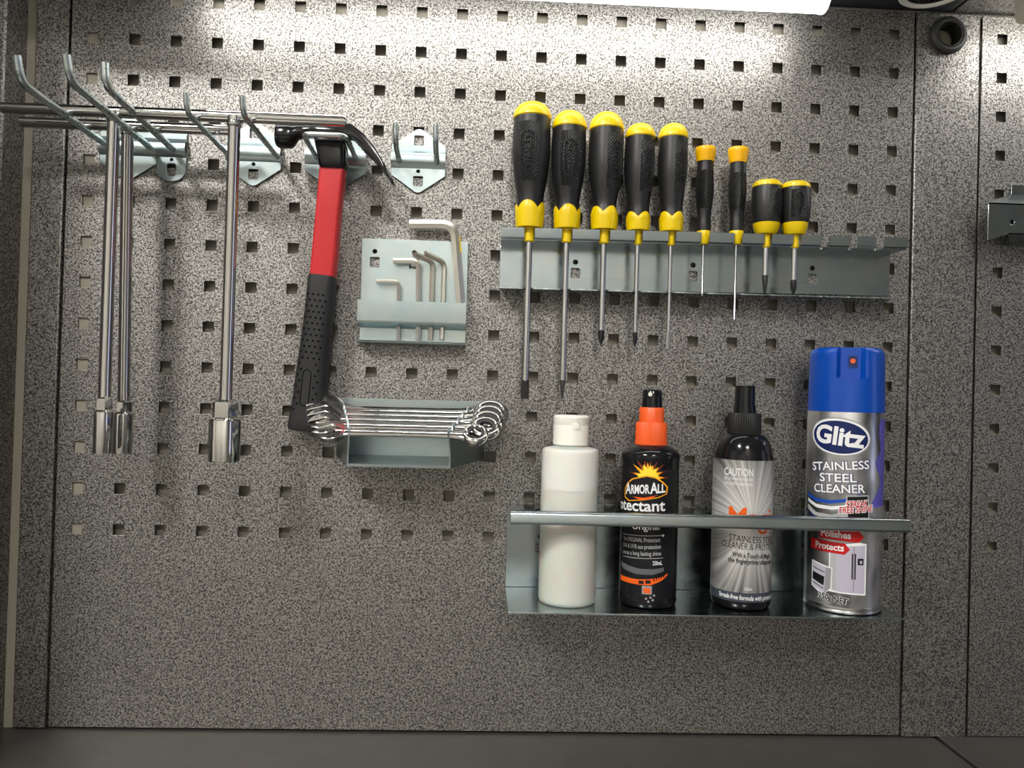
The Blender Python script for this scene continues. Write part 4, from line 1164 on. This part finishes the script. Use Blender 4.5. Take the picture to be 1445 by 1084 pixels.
# cap with a notch for the nozzle
zc1 = PZ(1198, 491, BH); Hc = zc1 - ztop
ph0 = -.32
b = MB(); n = 96
def capr(t): return R4 * (1.0 - .035 * t)
prof = [(0.0, -1.0), (0.0, 0.0)]
ts = [0, .3, .52, .53, .6, .75, .9, .95, .975, .99]
rings = []
for t in ts:
    rr = capr(t) - (0 if t < .9 else (t - .9) ** 2 * 420)
    ring = []
    for j in range(n):
        a = 2 * PI * j / n
        d = (a - ph0 + PI) % (2 * PI) - PI
        r_ = rr
        if t > .525:
            ux = R4 * math.sin(d)
            if abs(ux) < 12.5 and math.cos(d) > 0:
                dep = 8.5 if abs(ux) < 11.5 else 8.5 * (12.5 - abs(ux))
                r_ = min(rr, (R4 - dep) / max(.5, math.cos(d)))
        ring.append((x + r_ * math.sin(a), BH + r_ * math.cos(a), ztop - .6 + t * Hc))
    rings.append(ring)
rings.append([(x + (q[0] - x) * .5, BH + (q[1] - BH) * .5, ztop - .6 + Hc) for q in rings[-1]])
b.loft(rings); b.build('cap', M['blue'], bo, angle=40)
def capframe(u, v, w):
    s_, c_ = math.sin(ph0), math.cos(ph0); r_ = R4 - 8.5 + w
    return (x + r_ * s_ + u * c_, BH + r_ * c_ - u * s_, ztop + v)
b = MB(); b.plate(sq(1.5, Hc * .76, 4.0, 5.4, .4), [sq(1.5, Hc * .76, 3.6, 5.0, .4)[::-1]], capframe, .9); b.build('nozzle_window', M['blue'], bo)
b = MB(); b.plate(sq(1.5, Hc * .76, 3.6, 5.0, .4), [], capframe, .35); b.build('nozzle_recess_shade', M['blueshade'], bo)  # flat plate, its dark blue stands for the recess shade
b = MB()
b.plate(circ(1.5, Hc * .77, 2.1, 16), [], capframe, .9); b.build('nozzle', M['orange'], bo)
C4 = (x, BH); rf4 = lambda z: R4
Y4 = lambda y: PZ(1190, y, BH + 30)
# printed sleeve
F4 = -.42
pr_root = wrap('brand_oval_rim', poly_bm(circ(0, 0, 26.5, 48, 16.5)), ink('grey', None), bo, C4, rf4, .12, -6.2, Y4(617), -.10, F4)
wrap('brand_oval_ring', poly_bm(circ(0, 0, 25.6, 48, 15.6)), ink('white', None), pr_root, C4, rf4, .18, -6.2, Y4(617), -.10, F4)
wrap('brand_oval', poly_bm(circ(0, 0, 24, 48, 14)), ink('navy', None), pr_root, C4, rf4, .24, -6.2, Y4(617.5), -.10, F4)
wrap('brand_lettering', text_mesh('Glitz', 21.5, .75, width=42), ink('white', None), pr_root, C4, rf4, .32, -6.6, Y4(628), -.10, F4)
for s, wd, u, y, rt in (('STAINLESS', 50, -5.4, 664, .09), ('STEEL', 31, -6.6, 681, .05), ('CLEANER', 44, -5.8, 696.5, .06)):
    wrap('outline_lettering', text_mesh(s, 10.2, .62, width=wd + 1.8), ink('navy', None), pr_root, C4, rf4, .2, u, Y4(y), rt, F4)
    wrap('title_lettering', text_mesh(s, 10.2, .2, width=wd), ink('white', None), pr_root, C4, rf4, .3, u, Y4(y), rt, F4)
sw_ = [(-34, 3), (-22, -1), (-8, -1.2), (6, 1.5), (16, 6), (16, 4), (6, -1.4), (-8, -4.2), (-22, -4), (-34, 0)]
wrap('blue_swoosh', poly_bm(sw_), ink('royal', None), pr_root, C4, rf4, .14, -4, Y4(706), 0, F4)
wrap('white_swoosh', poly_bm([(a, c - 4) for a, c in sw_]), ink('white', None), pr_root, C4, rf4, .15, -3, Y4(708), 0, F4)
wrap('grey_swoosh', poly_bm([(a, c * 1.5 - 10) for a, c in sw_]), ink('palegrey', None), pr_root, C4, rf4, .13, -3, Y4(709), 0, F4)
wrap('navy_swoosh', poly_bm([(a, c * .6 - 15.5) for a, c in sw_]), ink('navy', None), pr_root, C4, rf4, .145, -6, Y4(710), -.12, F4)
wrap('violet_sheen', poly_bm([(1, 34), (12, 34), (12, -42), (-9, -42), (-6.5, -36), (-2, -30), (1.5, -24), (2.5, -18), (0, -13), (-3, -9), (-4.5, -4), (-3.5, 0), (0, 3), (2, 8), (1, 14), (-1, 20), (-.5, 28)]), ink('violet', None), pr_root, C4, rf4, .11, 31, Y4(646), 0, F4)  # violet reflected sheen painted on the can as a flat shape
wrap('badge_frame', poly_bm(sq(0, 0, 9.5, 10)), ink('palegrey', None), pr_root, C4, rf4, .24, 10.5, Y4(715), .05, F4)
wrap('badge', poly_bm(sq(0, 0, 8.6, 9)), ink('black', None), pr_root, C4, rf4, .28, 10.5, Y4(715), .05, F4)
for s, wd, u, y in (('STREAK', 18.5, 9.8, 714.5), ('FREE SHINE', 28.5, 9.5, 722.5)):
    wrap('outline_lettering', text_mesh(s, 7.2, .65, .25, width=wd + 1.6), ink('white', None), pr_root, C4, rf4, .36, u, Y4(y), .10, F4)
    wrap('badge_lettering', text_mesh(s, 7.2, .14, .25, width=wd), ink('red', None), pr_root, C4, rf4, .44, u, Y4(y), .10, F4)
for s, u, y, x0_, x1_ in (('Polishes', -6.2, 760, -16, 21), ('Protects', -11.5, 778.5, -20, 15)):
    wrap('red_arrow', poly_bm([(x0_, -4.6), (x1_ - 4, -4.6), (x1_, 0), (x1_ - 4, 4.9), (x0_, 4.9), (x0_ - .0, 0)]), ink('red', None), pr_root, C4, rf4, .34, u + 1, Y4(y - 3.5), -.03, F4)
    wrap('arrow_lettering', text_mesh(s, 8.0, .22, width=24.5), ink('white', None), pr_root, C4, rf4, .44, u - 1, Y4(y), .0, F4)
wrap('fridge_panel', poly_bm([(-14, -21), (16.5, -22), (16.5, 22), (10, 23), (-14, 19)]), ink('white', None), pr_root, C4, rf4, .16, 2, Y4(803), 0, F4)
wrap('fridge', poly_bm([(-8, -20), (15.2, -20.5), (15.2, 20.5), (-8, 19)]), ink('lilac', None), pr_root, C4, rf4, .22, 2, Y4(803), 0, F4)
wrap('fridge_side', poly_bm([(-13, -19), (-8, -20), (-8, 19), (-13, 18)]), ink('palegrey', None), pr_root, C4, rf4, .22, 2, Y4(803), 0, F4)
for u in (6.6, 8.9): wrap('fridge_handle', poly_bm(sq(0, 0, .55, 11)), ink('black', None), pr_root, C4, rf4, .28, u, Y4(799), 0, F4)
wrap('fridge_gap', poly_bm(sq(0, 0, .22, 19)), ink('midgrey', None), pr_root, C4, rf4, .26, 7.8, Y4(803), 0, F4)
wrap('ice_dispenser', poly_bm(sq(0, 0, 2.5, 2.8)), ink('black', None), pr_root, C4, rf4, .28, 13.4, Y4(792), 0, F4)
wrap('dispenser_spout', poly_bm(sq(0, 0, .9, 1.3)), ink('lilac', None), pr_root, C4, rf4, .32, 13.7, Y4(792.5), 0, F4)
wrap('oven_outline', poly_bm([(-10, 13), (9.5, 9), (9, -9), (1.5, -15.5), (-10, -9.5)]), ink('white', None), pr_root, C4, rf4, .30, -18.5, Y4(819), 0, F4)
wrap('oven_front', poly_bm([(-9.3, 12), (4, 9.0), (3, -14), (-9.3, -9)]), ink('lilac', None), pr_root, C4, rf4, .35, -18.5, Y4(819), 0, F4)
wrap('oven_side', poly_bm([(4, 9), (8.8, 8.4), (8.2, -8.6), (3, -14)]), ink('grey', None), pr_root, C4, rf4, .35, -18.5, Y4(819), 0, F4)
wrap('oven_glass', poly_bm([(-8.8, 3.2), (3, .4), (2.4, -7.4), (-8.8, -3.6)]), ink('black', None), pr_root, C4, rf4, .40, -18.5, Y4(819), 0, F4)
wrap('oven_slot', poly_bm([(-8.6, 7.4), (3.2, 4.6), (3.2, 3.8), (-8.6, 6.6)]), ink('black', None), pr_root, C4, rf4, .40, -18.5, Y4(819), 0, F4)
wrap('oven_slot', poly_bm([(-8.6, -5.6), (2.4, -9.6), (2.4, -10.4), (-8.6, -6.4)]), ink('black', None), pr_root, C4, rf4, .40, -18.5, Y4(819), 0, F4)
wrap('net_lettering_edge', text_mesh('250g NET', 7.0, .5, width=25.4), ink('white', None), pr_root, C4, rf4, .34, -8.8, Y4(851), -.10, F4)
wrap('net_lettering', text_mesh('250g NET', 7.0, .22, width=24.4), ink('black', None), pr_root, C4, rf4, .42, -8.8, Y4(851), -.10, F4)

# ================================================================== HOLDER ON THE RIGHT PANEL
rb = thing('trapezoid_holder', 'empty folded steel holder at the right edge with a round hole', 'tool holder', (540, 0, 90))
FHB = 34.0
q = lambda px, py, h: P(px, py, h)
A = q(1395, 285.5, FHB); Bq = q(1394, 339, FHB); Cq = q(1423, 331, FHB); XR = 640.0
zt_ = A[1]; zc = Cq[1]
b = MB(); b.plate([A, Bq, Cq, (XR - 30, zc), (XR, Bq[1]), (XR, zt_)], [circ(*q(1428, 313, FHB), 2.6, 18)], wallframe(FHB - 1.6), 1.6); b.build('front_plate', M['zinc_dark'], rb, bevel=.25)
D = q(1426, 274, 1)
b = MB(); b.loft([[(A[0], FHB, zt_), (XR, FHB, zt_), (XR, FHB, zt_ - 1.5), (A[0], FHB, zt_ - 1.5)], [(D[0], 1, D[1]), (XR - 25, 1, D[1]), (XR - 25, 1, D[1] - 1.5), (D[0], 1, D[1] - 1.5)]]); b.build('top_flange', M['zinc_dark'], rb)
b = MB(); b.loft([[(Cq[0], FHB, zc), (XR - 30, FHB, zc), (XR - 30, FHB, zc + 1.5), (Cq[0], FHB, zc + 1.5)], [(D[0], 1, zc - 3), (XR - 25, 1, zc - 3), (XR - 25, 1, zc - 1.5), (D[0], 1, zc - 1.5)]]); b.build('bottom_flange', M['zinc_dark'], rb)
b = MB(); b.plate([(D[0], zc - 2), (XR - 25, zc - 2), (XR - 25, D[1] + 9), (D[0], D[1] + 9)], [], wallframe(.6), 1.6); b.build('back_plate', M['zinc_dark'], rb, bevel=.25)
